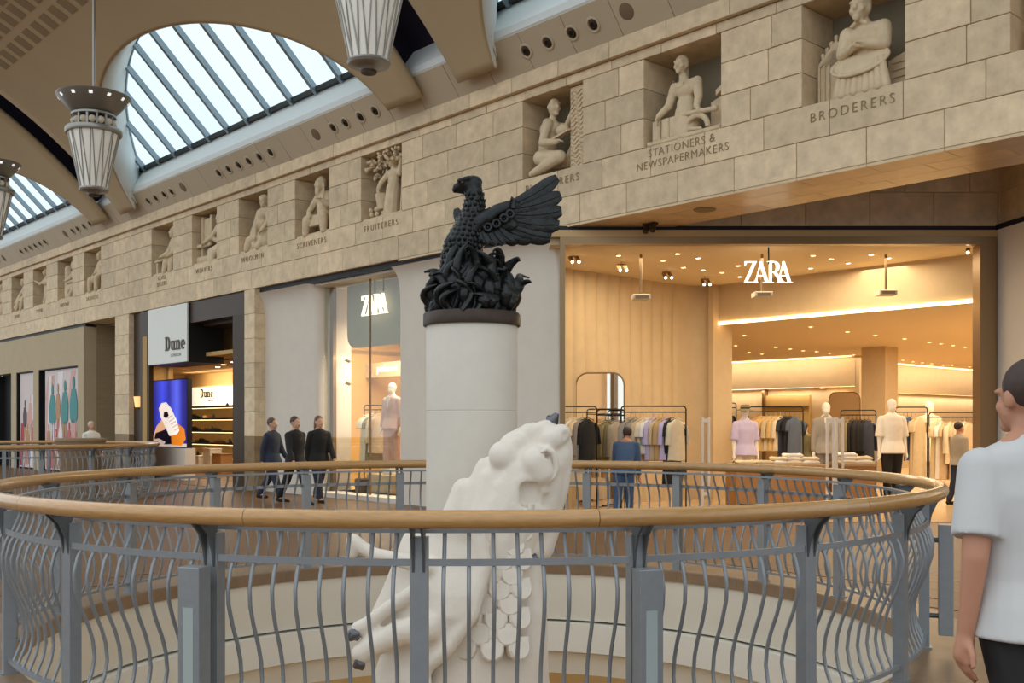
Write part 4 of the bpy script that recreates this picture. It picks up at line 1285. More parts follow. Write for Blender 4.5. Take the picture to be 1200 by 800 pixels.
# ---- white stone dragon climbing the column
DD = 7.15
drg = thing('stone_dragon', 'white carved stone dragon with scaled neck climbing the column', 'statue', (-.15, DD, -2.2))
O = Vector((-.15, DD, -2.2))
def g(px, py, dy=0.0): return at(px, py, DD + dy) - O if True else None
DK = DD / FOC
def capd(mb, pts, seg=16): mb.caps([g(x, y, dy) for x, y, r, dy in pts], [r * DK for x, y, r, dy in pts], seg)
mb = MB()
capd(mb, [(535, 1080, 120, .1), (540, 900, 105, .1), (548, 800, 82, .08), (560, 730, 66, .05), (572, 675, 54, .02), (585, 630, 48, .0), (600, 590, 44, -.02), (612, 560, 40, -.03)])
capd(mb, [(600, 640, 26, .1), (612, 670, 24, .0), (614, 720, 28, -.02), (600, 800, 45, .0), (580, 900, 60, 0)])
# head seen from the side, thrown up: skull, brow lobes, muzzle, jaw
capd(mb, [(592, 545, 22, .02), (606, 528, 24, .02), (626, 516, 22, .0), (645, 512, 17, .0)])
capd(mb, [(590, 560, 26, -.04), (612, 552, 34, -.04), (636, 545, 30, -.03), (648, 535, 22, -.03)])
capd(mb, [(632, 503, 9, -.07), (640, 500, 9, -.05)]); capd(mb, [(620, 507, 12, -.06)]); capd(mb, [(606, 519, 11, -.12), (596, 527, 11, -.12)])
capd(mb, [(648, 514, 13, -.13), (658, 507, 11, -.10)])                                  # nostril rim
capd(mb, [(657, 515, 13, -.02), (661, 530, 11, -.02), (658, 550, 12, -.02), (654, 572, 13, -.02), (648, 592, 13, -.02), (642, 615, 16, -.02), (630, 640, 20, 0)])
capd(mb, [(643, 560, 18, -.07), (640, 590, 16, -.07), (630, 615, 20, -.04)])
capd(mb, [(590, 534, 18, -.14)]); capd(mb, [(628, 541, 19, -.19), (634, 553, 17, -.19), (637, 562, 10, -.17)])            # ball of the eye
capd(mb, [(637, 527, 4.5, -.20), (646, 531, 4.5, -.20), (650, 542, 4.5, -.19), (649, 553, 4.5, -.18), (643, 560, 4, -.18)], 10)   # lid
capd(mb, [(606, 566, 7, -.20), (604, 580, 7, -.20), (603, 598, 7, -.20)])               # lip
capd(mb, [(606, 566, 7, -.20), (618, 563, 6, -.21), (632, 567, 6, -.20), (637, 574, 6, -.19)])
capd(mb, [(622, 585, 24, -.05)])
capd(mb, [(588, 570, 12, -.17), (586, 600, 14, -.18), (582, 625, 14, -.2)])
capd(mb, [(570, 548, 13, .0), (562, 572, 16, .0), (556, 600, 18, .0)])
capd(mb, [(612, 604, 6, -.2), (624, 606, 6, -.19), (634, 600, 6, -.18)])
cut = MB()
capd(cut, [(614, 574, 6, -.24), (614, 590, 6, -.24)], 12); capd(cut, [(626, 576, 6, -.24), (626, 590, 6, -.24)], 12); capd(cut, [(620, 575, 7, -.24), (620, 592, 7, -.24)], 12)
cut2 = MB(); o2 = g(621, 580, -.27)
cut2.v = []; P_ = [(o2.x + .072 * math.copysign(abs(math.cos(q)) ** .45, math.cos(q)), o2.z + .085 * math.copysign(abs(math.sin(q)) ** .45, math.sin(q))) for q in [2 * PI * k / 24 for k in range(24)]]
cut2.prism(P_, o2.y - .2, o2.y + .085)
cut2.sphere(g(663, 510, -.16), (.022, .04, .034), seg=12, ring=8)
cut2.sphere(g(641, 534, -.24), (.022, .05, .026), seg=12, ring=8)
capd(mb, [(578, 560, 15, -.1), (572, 600, 17, -.12), (562, 640, 18, -.16), (545, 700, 16, -.24), (520, 755, 12, -.3)])  # mane fold
capd(mb, [(545, 575, 16, .05), (535, 610, 20, .05), (520, 660, 24, .0)])
# wing membrane to the left with its finger bones
rows = []
for f in range(13):
    u_ = f / 12
    r_ = []
    L0 = [(500, 598), (472, 628), (462, 655), (448, 690), (434, 720), (436, 748), (446, 765), (436, 800), (432, 840), (430, 900)]
    for k, (lx, ly) in enumerate(L0):
        rx, ry = [(560, 610), (575, 640), (568, 672), (560, 700), (552, 725), (540, 745), (520, 765), (505, 790), (510, 840), (520, 900)][k]
        x = lx + (rx - lx) * u_; y = ly + (ry - ly) * u_
        r_.append((x, y, -.12 - .30 * math.sin(u_ * PI * .55) + .04 * math.sin(k * 1.3)))
    rows.append(r_)
top_ = [[g(x, y, d - .035) for x, y, d in r_] for r_ in rows]
bot_ = [[g(x, y, d + .06) for x, y, d in r_] for r_ in rows]
o_ = len(mb.v)
nk = 10
v = [p for r_ in top_ for p in r_] + [p for r_ in bot_ for p in r_]
nn = len(rows) * nk
fs = []
for i in range(len(rows) - 1):
    for j in range(nk - 1):
        a = i * nk + j
        fs.append((a, a + 1, a + nk + 1, a + nk)); fs.append((nn + a, nn + a + nk, nn + a + nk + 1, nn + a + 1))
for i in range(len(rows) - 1):
    for j in (0, nk - 1):
        a = i * nk + j; q = (a, a + nk, nn + a + nk, nn + a)
        fs.append(q if j == 0 else q[::-1])
for j in range(nk - 1):
    for i in (0, len(rows) - 1):
        a = i * nk + j; q = (a, nn + a, nn + a + 1, a + 1)
        fs.append(q if i == 0 else q[::-1])
mb.add(v, fs)
capd(mb, [(500, 664, 10, -.35), (470, 656, 9, -.33), (440, 650, 8, -.3), (424, 641, 8, -.28), (414, 634, 9, -.27), (412, 648, 7, -.27)], 12)
capd(mb, [(490, 690, 9, -.4), (455, 712, 8, -.36), (430, 732, 9, -.32), (420, 736, 9, -.31)], 12)
capd(mb, [(500, 735, 18, -.42), (470, 740, 15, -.38), (440, 755, 13, -.36), (425, 765, 13, -.34)], 12)
capd(mb, [(555, 615, 9, -.38), (568, 660, 9, -.4), (552, 720, 9, -.44), (525, 758, 9, -.44), (495, 785, 9, -.4)], 12)
me = clay(mb, .0145, 2, cut2); obj('body', me, M_DRAGON, drg)
# neck plates: overlapping shields that lie on the throat
for r_ in range(9):
    y = 745 - r_ * 16.0
    xc = 586 - (y - 612) * .12
    rad = (48 + (y - 630) * .2) * DK
    for k in (range(-1, 2) if r_ % 2 == 0 else (-1.5, -.5, .5, 1.5)):
        th = k * .44
        if abs(th) > .6: continue
        shd = [(-.078, .07), (-.078, -.015), (-.062, -.055), (-.025, -.08), (.025, -.08), (.062, -.055), (.078, -.015), (.078, .07)]
        sm = MB()
        v = []
        for sc_, yy in ((1, .05), (1, -.004), (.84, -.018)):
            v += [(a * sc_, yy + (.010 if b_ > 0 else 0), b_ * sc_) for a, b_ in shd]
        n8 = 8
        sm.add(v, [tuple(range(16, 24))] + [(l * n8 + i, l * n8 + (i + 1) % n8, (l + 1) * n8 + (i + 1) % n8, (l + 1) * n8 + i) for l in (0, 1) for i in range(n8)])
        c0 = g(xc + 8, y, .045)
        p_ = c0 + Vector((rad * math.sin(th), -rad * math.cos(th), 0))
        obj('scale', sm, M_DRAGON, drg, loc=p_, rot=(-.18, 0, th))
mb = MB(); mb.tube([g(634, 530, -.275), g(640, 526, -.265), g(647, 529, -.25), g(651, 538, -.235), g(652, 548, -.225), g(649, 558, -.225), g(642, 564, -.24)], [.008, .017, .022, .022, .02, .016, .008], 10); obj('eyelid', mb, M_DRAGON, drg, smooth=80)
for i, (x, y, dy, r_) in enumerate(((608, 596, -.23, 4.5), (622, 597, -.23, 4.5))):
    mb = MB(); mb.tube([g(x, y - 6, dy), g(x - 1, y + 3, dy - .01), g(x - 2, y + 12, dy)], [r_ * DK, r_ * .8 * DK, .004], 10); obj('fang', mb, M_DRAGON, drg, smooth=60)
for x, y, dy, dx, dz in ((649, 492, .06, 4, -8), (622, 655, -.1, -2, 6), (612, 724, -.22, 3, 5), (413, 744, -.33, -4, 6), (419, 778, -.36, -4, 4)):
    mb = MB(); mb.tube([g(x - dx, y - dz * .2, dy), g(x, y, dy - .02), g(x + dx, y + dz, dy - .02)], [8 * DK, 7 * DK, 2.5 * DK], 10)
    obj('claw', mb, M_CLAW, drg, smooth=60, label='dark metal claw')
# ================================================================== CARVED FIGURES IN THE NICHES
def grow(o):
    mz = max(v.co.z for v in o.data.vertices)
    o.scale = (1.08, 1, min(1.13, 1.27 / mz)); o.location.y = -.08
    return o
def rl(name, label, c):
    r = thing(name, label, 'relief', F(c, 0, 5.622), RZ)
    return r
def head_c(mb, p, k=1.0, turn=0.0, hair='short', tilt=0):
    p = Vector(p); c, s = math.cos(turn), math.sin(turn)
    def o(x, y, z): return p + Vector((x * c - y * s, x * s + y * c, z)) * k
    mb.sphere(o(0, 0, 0), (.088 * k, .105 * k, .13 * k), (0, 0, turn))
    mb.sphere(o(0, -.02, -.05), (.07 * k, .085 * k, .085 * k), (0, 0, turn))
    mb.caps([o(0, -.10, .02), o(0, -.125, -.03)], [.014 * k, .024 * k], 8)
    for sx in (-1, 1):
        mb.sphere(o(.085 * sx, .01, -.01), (.02 * k, .03 * k, .045 * k))
        mb.caps([o(.02 * sx, -.10, .035), o(.06 * sx, -.085, .035)], .014 * k, 8)
        mb.sphere(o(.045 * sx, -.075, -.04), .03 * k)
    mb.caps([o(-.03, -.1, -.068), o(.03, -.1, -.068)], .012 * k, 8)
    mb.sphere(o(0, -.085, -.115), .034 * k)
    if hair == 'short': mb.sphere(o(0, .03, .03), (.098 * k, .1 * k, .12 * k))
    if hair == 'bun': mb.sphere(o(0, .03, .03), (.1 * k, .105 * k, .12 * k)); mb.sphere(o(0, .13, .0), .055 * k)
    if hair == 'cap': mb.sphere(o(0, .01, .07), (.115 * k, .125 * k, .085 * k))
    if hair == 'long': mb.sphere(o(0, .03, .03), (.1 * k, .105 * k, .125 * k)); mb.caps([o(0, .1, .0), o(0, .1, -.2)], [.07 * k, .06 * k])
    if hair == 'beard': mb.sphere(o(0, -.07, -.14), (.06 * k, .05 * k, .09 * k)); mb.sphere(o(0, .03, .03), (.1 * k, .105 * k, .125 * k))
def hand_c(mb, p, d, k=1.0, up=(0, 0, 1)):
    """palm and five bent fingers pointing along d"""
    p = Vector(p); d = Vector(d).normalized(); up = Vector(up)
    s = d.cross(up).normalized(); n_ = s.cross(d).normalized()
    mb.caps([p, p + d * .05 * k], [.03 * k, .034 * k], 8)
    for i, l in enumerate((.062, .075, .07, .055)):
        b = p + d * .065 * k + s * (i - 1.5) * .021 * k
        mb.caps([b, b + (d * .75 - n_ * .2) * l * .55 * k, b + (d * .9 - n_ * .6) * l * k], [.0115 * k, .0105 * k, .009 * k], 8)
    b = p + d * .015 * k - s * .032 * k
    mb.caps([b, b + (d * .6 - s * .6) * .035 * k, b + (d * .85 - s * .5) * .065 * k], [.014 * k, .012 * k, .01 * k], 8)
def limb(mb, pts, rs): mb.caps(pts, rs, 10)
def torso(mb, hip, chest, neck, k=1.0, w=1.0):
    hip, chest, neck = Vector(hip), Vector(chest), Vector(neck)
    for f, rx, ry in ((0, .17, .14), (.3, .165, .13), (.6, .18, .135), (1, .2, .14)):
        p = hip.lerp(chest, f); mb.sphere(p, (rx * k * w, ry * k, .15 * k))
    mb.caps([chest, neck], [.1 * k, .06 * k], 10)
# 1 the embroiderer with his round frame
r = rl('carved_embroiderer', 'carved man stitching a large round embroidery frame, above the name BRODERERS', NV[0])
mb = MB()
head_c(mb, (.04, .2, 1.10), 1.32, .12)
torso(mb, (.1, .30, .45), (.1, .30, .74), (.05, .27, .95), 1.25, 1.0)
mb.caps([(-.13, .28, .81), (.31, .28, .81)], [.10, .10])
limb(mb, [(.32, .28, .80), (.37, .2, .57), (.14, .06, .60)], [.095, .075, .05]); hand_c(mb, (.18, .06, .60), (-1, -.1, .15), 1.3)
limb(mb, [(-.17, .28, .83), (-.2, .2, .58), (-.02, .08, .58)], [.105, .08, .05]); hand_c(mb, (-.02, .08, .57), (1, -.2, .2), 1.3)
for sx in (-1, 1): mb.caps([(.05, .16, .93), (.05 + .1 * sx, .15, .88)], [.03, .025])
obj('figure', clay(mb, .014, 3), M_RELIEF, r, loc=(0, -.06, -.02))
mb = MB()
mb.sphere((.07, .10, .40), (.37, .20, .06), (1.0, 0, 0), 28, 12)
obj('embroidery_frame', mb, M_RELIEF, r, smooth=80)
mb = MB(); mb.tube([(.07 + .375 * math.cos(a), .08 + .205 * math.sin(a) * .54, .39 + .205 * math.sin(a) * .84) for a in [2 * PI * k / 32 for k in range(32)]], .022, 8, closed=True); obj('hoop', mb, M_RELIEF, r, smooth=80)
for k in range(9):
    x = -.22 + .58 * k / 8
    mb = MB(); mb.caps([(x * .9 + .05, .05, .30 + .03 * abs(k - 4) * .5), (x * 1.12 + .03, .05 - .02 * (k % 2), .02)], [.045, .06], 8)
    obj('cloth_fold', mb, M_RELIEF, r, smooth=80)
mb = MB(); mb.prism([(-.67, .02), (-.25, .02), (-.22, .72), (-.42, .86), (-.67, .6)], .35, .55)
obj('carved_house', mb, M_RELIEF, r)
for q in range(3):
    mb = MB(); o_ = .07 * q
    mb.prism([(-.66 + o_, .06), (-.63 + o_, .06), (-.63 + o_, .56), (-.43 + o_ * .3, .78 - o_), (-.3, .66 - o_), (-.3, .63 - o_), (-.43 + o_ * .3, .745 - o_), (-.66 + o_, .575)], .33, .36); obj('carved_band', mb, M_RELIEF, r)
for q in range(4):
    x, z = -.63 + .065 * q, .66 + .062 * q
    mb = MB(); mb.caps([(x, .4, z), (x + .0, .4, z + .07)], [.022, .03], 8); obj('finial', mb, M_RELIEF, r, smooth=80)
mb = MB(); mb.prism([(.3, .02), (.68, .02), (.68, .44), (.52, .47), (.3, .4)], .35, .55); obj('carved_wall', mb, M_RELIEF, r)
for q in range(4): 
    mb = MB(); mb.prism([(.36, .08 + q * .09), (.68, .1 + q * .085), (.68, .115 + q * .085), (.36, .1 + q * .09)], .33, .36); obj('carved_band', mb, M_RELIEF, r)
# 2 the stationer
r = rl('carved_stationer', 'carved long-haired woman with bundles of paper and a press, above STATIONERS & NEWSPAPERMAKERS', NV[1])
mb = MB()
head_c(mb, (-.13, .26, 1.10), 1.0, .15, 'long')
torso(mb, (-.06, .30, .2), (-.07, .30, .74), (-.11, .28, .94), 1.0, .78)
mb.caps([(-.23, .3, .81), (.07, .3, .81)], [.075, .075]); mb.caps([(-.06, .3, .4), (-.05, .3, .0)], [.17, .2])
limb(mb, [(.11, .3, .82), (.17, .25, .58), (.2, .16, .42)], [.075, .06, .045]); hand_c(mb, (.2, .16, .42), (.5, -.2, -.6))
limb(mb, [(-.26, .3, .82), (-.33, .25, .56), (-.42, .14, .42)], [.075, .06, .045]); hand_c(mb, (-.42, .14, .42), (-.3, -.2, -.8))
for q in range(9):
    a = PI * q / 8; mb.sphere((-.10 - .09 * math.cos(a), .155, .86 - .10 * math.sin(a)), .014, seg=6, ring=4)
grow(obj('figure', clay(mb, .013, 3), M_RELIEF, r))
for x in (-.6, -.43, -.28):
    mb = MB(); mb.cbox(x, .06, .06, x + .15, .3, .38, .03); obj('paper_bundle', mb, M_RELIEF, r, bevel=.015)
mb = MB(); mb.cbox(-.66, .02, 0, .66, .5, .07, .02); obj('bench', mb, M_RELIEF, r)
mb = MB(); mb.tube([(.1 + .2 * math.cos(a) + .1, .1, .1 + .2 * math.sin(a)) for a in [PI * k / 12 for k in range(13)]], .04, 10); obj('press_arch', mb, M_RELIEF, r, smooth=60)
mb = MB(); mb.caps([(-.02, .08, .36), (.5, .1, .33)], [.035, .035], 10); mb.sphere((.52, .1, .33), .05); obj('roller', mb, M_RELIEF, r, smooth=60)
mb = MB(); mb.prism([(.3, .07), (.67, .07), (.67, .7), (.5, .56), (.3, .5)], .3, .6); obj('paper_stack', mb, M_RELIEF, r)
mb = MB(); mb.prism([(.42, .56), (.67, .72), (.67, .78), (.42, .64)], .25, .5); obj('sheet', mb, M_RELIEF, r)
mb = MB(); mb.caps([(.1, .06, .12), (.3, .06, .09)], [.03, .025], 8); obj('lever', mb, M_RELIEF, r, smooth=60)
# 3 the plasterer, kneeling
r = rl('carved_plasterer', 'carved bald man kneeling and painting a wavy panel while holding a tray', NV[2])
mb = MB()
head_c(mb, (-.16, .3, 1.07), 1.05, 1.25, 'none')
torso(mb, (-.36, .34, .36), (-.28, .34, .76), (-.2, .32, .92), 1.0)
mb.caps([(-.36, .44, .80), (-.2, .2, .80)], [.09, .09])
limb(mb, [(-.2, .2, .80), (-.22, .1, .50), (.1, .08, .44)], [.085, .065, .045]); hand_c(mb, (.1, .08, .44), (1, 0, .1))
limb(mb, [(-.2, .46, .80), (.02, .4, .74), (.22, .36, .98)], [.075, .055, .042]); hand_c(mb, (.22, .36, .98), (.5, 0, .8))
limb(mb, [(-.36, .2, .3), (.12, .14, .22), (-.3, .12, .1), (-.5, .14, .07)], [.12, .1, .075, .05])
limb(mb, [(-.36, .44, .3), (.0, .46, .2), (.15, .46, .42), (.18, .42, .06)], [.12, .1, .08, .06])
grow(obj('figure', clay(mb, .013, 3), M_RELIEF, r))
mb = MB(); mb.prism([(.33, 0), (.66, 0), (.66, 1.29), (.33, 1.29)], .10, .5); obj('wall_panel', mb, M_RELIEF, r)
for k in range(17):
    z = .05 + .072 * k
    mb = MB(); mb.tube([(.34 + .03 * j, .095, z + .03 * math.sin(j * 1.1 + k * .35)) for j in range(11)], .014, 6); obj('wave_ridge', mb, M_RELIEF, r, smooth=60)
mb = MB(); v = [(-.02, .0, .54), (.36, .0, .62), (.36, .22, .70), (-.02, .22, .62)]; mb.add(v + [(x, y, z - .03) for x, y, z in v], [(0, 1, 2, 3), (7, 6, 5, 4), (0, 4, 5, 1), (1, 5, 6, 2), (2, 6, 7, 3), (3, 7, 4, 0)]); obj('tray', mb, M_RELIEF, r)
mb = MB(); mb.sphere((.15, .1, .66), (.13, .09, .09)); obj('plaster_mound', mb, M_RELIEF, r, smooth=80)
mb = MB(); mb.box(.22, .3, 1.02, .36, .34, 1.14); obj('trowel', mb, M_RELIEF, r)
# 4 the fruiterer
r = rl('carved_fruiterer', 'carved standing figure picking fruit from a leafy tree beside a ladder, above FRUITERERS', NV[3])
mb = MB()
head_c(mb, (.1, .3, .98), .8, -.3, 'long')
torso(mb, (.1, .32, .5), (.1, .32, .74), (.1, .3, .86), .78)
mb.caps([(-.04, .32, .78), (.26, .32, .78)], [.07, .07]); mb.caps([(.1, .32, .5), (.05, .3, .05)], [.15, .17])
limb(mb, [(.27, .3, .78), (.4, .22, .70), (.45, .2, .9)], [.06, .05, .035]); hand_c(mb, (.45, .2, .9), (0, 0, 1), .8)
limb(mb, [(-.05, .3, .78), (-.16, .2, .62), (-.18, .15, .5)], [.06, .05, .035]); hand_c(mb, (-.18, .15, .5), (0, -.2, -1), .8)
grow(obj('figure', clay(mb, .013, 3), M_RELIEF, r))
mb = MB(); mb.lathe([(.10, 0), (.15, .28), (.16, .3), (.12, .3)], 14, (-.22, .2, .2)); obj('basket', mb, M_RELIEF, r, smooth=50)
rg = random.Random(3)
mb = MB()
for k in range(150):
    x = rg.uniform(-.66, .66); z = 1.28 - rg.random() ** 1.5 * (.36 if x < .0 else .22) - (.12 if -.6 < x < -.2 else 0)
    mb.sphere((x, rg.uniform(.04, .35), min(1.28, z)), (.05, .03, .035), (rg.random() * 3, rg.random() * 3, rg.random() * 3), 6, 4)
obj('tree_foliage', mb, M_RELIEF, r, smooth=80, kind='stuff')
for x in (.46, .6):
    mb = MB(); mb.tube([(x, .15, 0), (x + .04, .2, 1.2)], .025, 6); obj('ladder_rail', mb, M_RELIEF, r)
for k in range(6):
    mb = MB(); mb.tube([(.47, .16, .15 + .17 * k), (.62, .16, .15 + .17 * k)], .016, 6); obj('ladder_rung', mb, M_RELIEF, r)
for k in range(14):
    mb = MB(); mb.sphere((-.6 + .09 * (k % 5) + rg.uniform(0, .03), .15 + rg.random() * .2, .05 + .09 * (k // 5)), .055, seg=8, ring=6); obj('fruit', mb, M_RELIEF, r, smooth=80)
mb = MB(); mb.prism([(-.66, 0), (.66, 0), (.66, .03), (-.66, .03)], .03, .6); obj('ground', mb, M_RELIEF, r)
# seated scribe and the simpler far figures
def simple(name, label, c, head, hair, turn, hip, chest, arms, legs, props, k=.9, vox=.02, skirt=None):
    r = rl(name, label, c)
    mb = MB()
    head_c(mb, head, k, turn, hair)
    neck = Vector(chest).lerp(Vector(head), .55)
    torso(mb, hip, chest, neck, k)
    sh = Vector(chest) + Vector((0, 0, .05 * k))
    mb.caps([sh + Vector((-.17 * k, 0, 0)), sh + Vector((.17 * k, 0, 0))], [.085 * k] * 2)
    for sx, (el, ha) in zip((-1, 1), arms):
        limb(mb, [sh + Vector((.19 * k * sx, 0, 0)), el, ha], [.075 * k, .06 * k, .045 * k]); hand_c(mb, ha, Vector(ha) - Vector(el), k)
    for pts in legs: limb(mb, [hip] + list(pts), [.13 * k, .1 * k, .075 * k, .06 * k][:len(pts) + 1])
    if skirt: mb.caps([hip, skirt], [.17 * k, .22 * k])
    grow(obj('figure', clay(mb, vox, 2), M_RELIEF, r))
    for nm, fn in props:
        m_ = MB(); fn(m_); obj(nm, m_, M_RELIEF, r, smooth=45)
    m_ = MB(); m_.prism([(-.66, 0), (.66, 0), (.66, .04), (-.66, .04)], .03, .62); obj('ground', m_, M_RELIEF, r)
    return r
def P_box(*a): return lambda m: m.cbox(*a, .012)
def P_cap(p, r_): return lambda m: m.caps(p, r_, 8)
def P_prism(p, a, b_): return lambda m: m.prism(p, a, b_)
simple('carved_scrivener', 'carved bearded man seated with a large book and quill, above SCRIVENERS', NV[4], (.08, .25, 1.0), 'beard', -.1, (.08, .35, .3), (.08, .32, .72),
       [((-.26, .2, .5), (-.1, .08, .4)), ((.4, .22, .55), (.35, .1, .62))], [((-.2, .1, .3), (-.25, .1, .05)), ((.4, .1, .3), (.42, .1, .05))],
       [('book', P_box(-.2, .02, .18, .38, .1, .42)), ('quill', P_cap([(.33, .08, .6), (.3, .12, 1.05)], [.012, .035])), ('cloak', P_cap([(-.3, .3, .7), (-.45, .25, .1)], [.1, .14])), ('cloak', P_cap([(.42, .3, .7), (.52, .25, .1)], [.08, .1]))], 1.05, .018)
simple('carved_wool_worker', 'carved round-headed man bending over a sack of wool, above the name WOOLMEN', NV[5], (.28, .22, 1.08), 'cap', .3, (.0, .35, .4), (.16, .28, .82),
       [((.0, .15, .55), (.1, .08, .35)), ((.5, .2, .6), (.4, .08, .4))], [((-.25, .15, .25), (-.3, .1, .05)), ((.25, .2, .2), (.2, .1, .05))],
       [('sack', lambda m: m.sphere((.3, .2, .25), (.32, .2, .25))), ('fleece', lambda m: [m.sphere((-.5 + .12 * k, .15, .1 + .06 * (k % 2)), .11) for k in range(6)]), ('sack', lambda m: m.sphere((-.42, .35, .4), (.2, .18, .34)))], 1.05, .02)
simple('carved_weaver', 'carved figure in side view working a tall loom, above the name WEAVERS', NV[6], (.42, .3, 1.05), 'long', -1.0, (.45, .35, .35), (.44, .33, .78),
       [((.15, .2, .6), (-.1, .15, .5)), ((.3, .3, .5), (.05, .2, .62))], [((.15, .2, .25), (.2, .15, .05)), ((.3, .2, .2), (.3, .15, .05))],
       [('loom_frame', P_box(-.6, .2, .04, -.5, .4, 1.25)), ('loom_frame', P_box(-.1, .2, .5, 0, .4, 1.25)), ('loom_cloth', P_prism([(-.5, .55), (-.1, .5), (-.1, 1.2), (-.5, 1.2)], .25, .3)), ('loom_beam', P_cap([(-.62, .15, .5), (.05, .15, .48)], [.05, .05])), ('yarn', lambda m: [m.sphere((-.5 + .16 * k, .15, .12), .1) for k in range(6)])], 1.0, .02)
simple('carved_glass_seller', 'carved figure seated at a small table, above the two-line name next to WEAVERS', NV[7], (.35, .25, .98), 'short', -.5, (.3, .35, .3), (.33, .32, .72),
       [((.1, .2, .5), (-.05, .1, .42)), ((.5, .2, .5), (.3, .1, .4))], [((.1, .15, .25), (.1, .1, .05)), ((.45, .15, .25), (.45, .1, .05))],
       [('table_top', P_box(-.6, .05, .36, .2, .4, .42)), ('table_leg', P_box(-.56, .08, .04, -.48, .2, .36)), ('table_leg', P_box(.1, .08, .04, .18, .2, .36)), ('slab', P_box(.15, .4, .5, .66, .6, 1.28))], 1.0, .022)
simple('carved_seated_man', 'carved seated man with crossed robe, first relief beyond the blank stretch of frieze', NV[8], (.2, .25, 1.02), 'short', 0, (.1, .35, .35), (.15, .32, .76),
       [((-.1, .2, .5), (.05, .08, .45)), ((.45, .2, .5), (.25, .08, .42))], [((-.2, .1, .35), (-.25, .1, .05)), ((.3, .1, .35), (.25, .1, .05))],
       [('robe_fold', P_cap([(-.35, .2, .3), (-.4, .2, .05)], [.12, .16])), ('stool', P_box(-.3, .3, .04, .45, .6, .3))], 1.0, .024)
simple('carved_kneeling_man', 'carved kneeling man beside a round column, second relief beyond the blank stretch', NV[9], (.35, .25, .98), 'short', -.8, (.3, .35, .4), (.33, .32, .74),
       [((.1, .2, .6), (-.1, .15, .55)), ((.5, .2, .5), (.3, .1, .45))], [((-.1, .2, .3), (.0, .15, .05)), ((.4, .2, .25), (.1, .2, .08))],
       [('column', P_cap([(-.3, .25, .1), (-.3, .25, 1.0)], [.15, .15]))], .95, .026)
simple('carved_standing_man', 'carved standing man with folded arms, third relief beyond the blank stretch', NV[10], (.1, .25, 1.12), 'short', 0, (.08, .32, .55), (.1, .3, .85),
       [((-.25, .2, .75), (-.4, .1, .85)), ((.3, .2, .72), (.1, .08, .75))], [((-.02, .3, .3), (-.05, .25, .05)), ((.2, .3, .3), (.2, .25, .05))],
       [('staff', P_cap([(.45, .2, .05), (.45, .25, 1.0)], [.03, .03]))], .85, .026)
simple('carved_crouching_man', 'carved crouching man holding a round pot, fourth relief beyond the blank stretch', NV[11], (.15, .25, .92), 'cap', 0, (.12, .35, .3), (.14, .32, .68),
       [((-.15, .2, .5), (-.3, .1, .3)), ((.4, .2, .5), (.2, .1, .35))], [((-.1, .15, .35), (-.15, .1, .05)), ((.35, .15, .35), (.3, .1, .05))],
       [('pot', lambda m: m.sphere((-.38, .15, .2), .16))], .9, .028)
if len(NV) > 12:
    simple('carved_far_figure', 'carved small figure in the farthest visible niche of the frieze', NV[12], (.1, .25, 1.0), 'short', 0, (.1, .32, .4), (.1, .3, .75),
       [((-.2, .2, .5), (-.1, .1, .45)), ((.35, .2, .5), (.2, .1, .5))], [((-.05, .2, .25), (-.05, .15, .05)), ((.25, .2, .25), (.25, .15, .05))], [('block', P_box(-.6, .2, .04, -.3, .5, .5))], .9, .03)
# fan-like carving just inside the frame beside the first blank pier
cfn = [c for c in NICHE if c < .5][-1]
r = rl('carved_shell_panel', 'carved fan of long curved ribs in the niche cut by the picture edge', cfn)
for k in range(9):
    mb = MB(); mb.tube([(-.6 + .02 * j * k * .5, .3 - .02 * j, .1 + .11 * k + .03 * j * (k - 4) * .3) for j in range(7)], [.05, .055, .055, .05, .045, .04, .03], 8); obj('rib', mb, M_RELIEF, r, smooth=80)
mb = MB(); mb.prism([(-.68, 0), (.68, 0), (.68, 1.2), (-.68, 1.2)], .42, .6); obj('panel', mb, M_RELIEF, r)

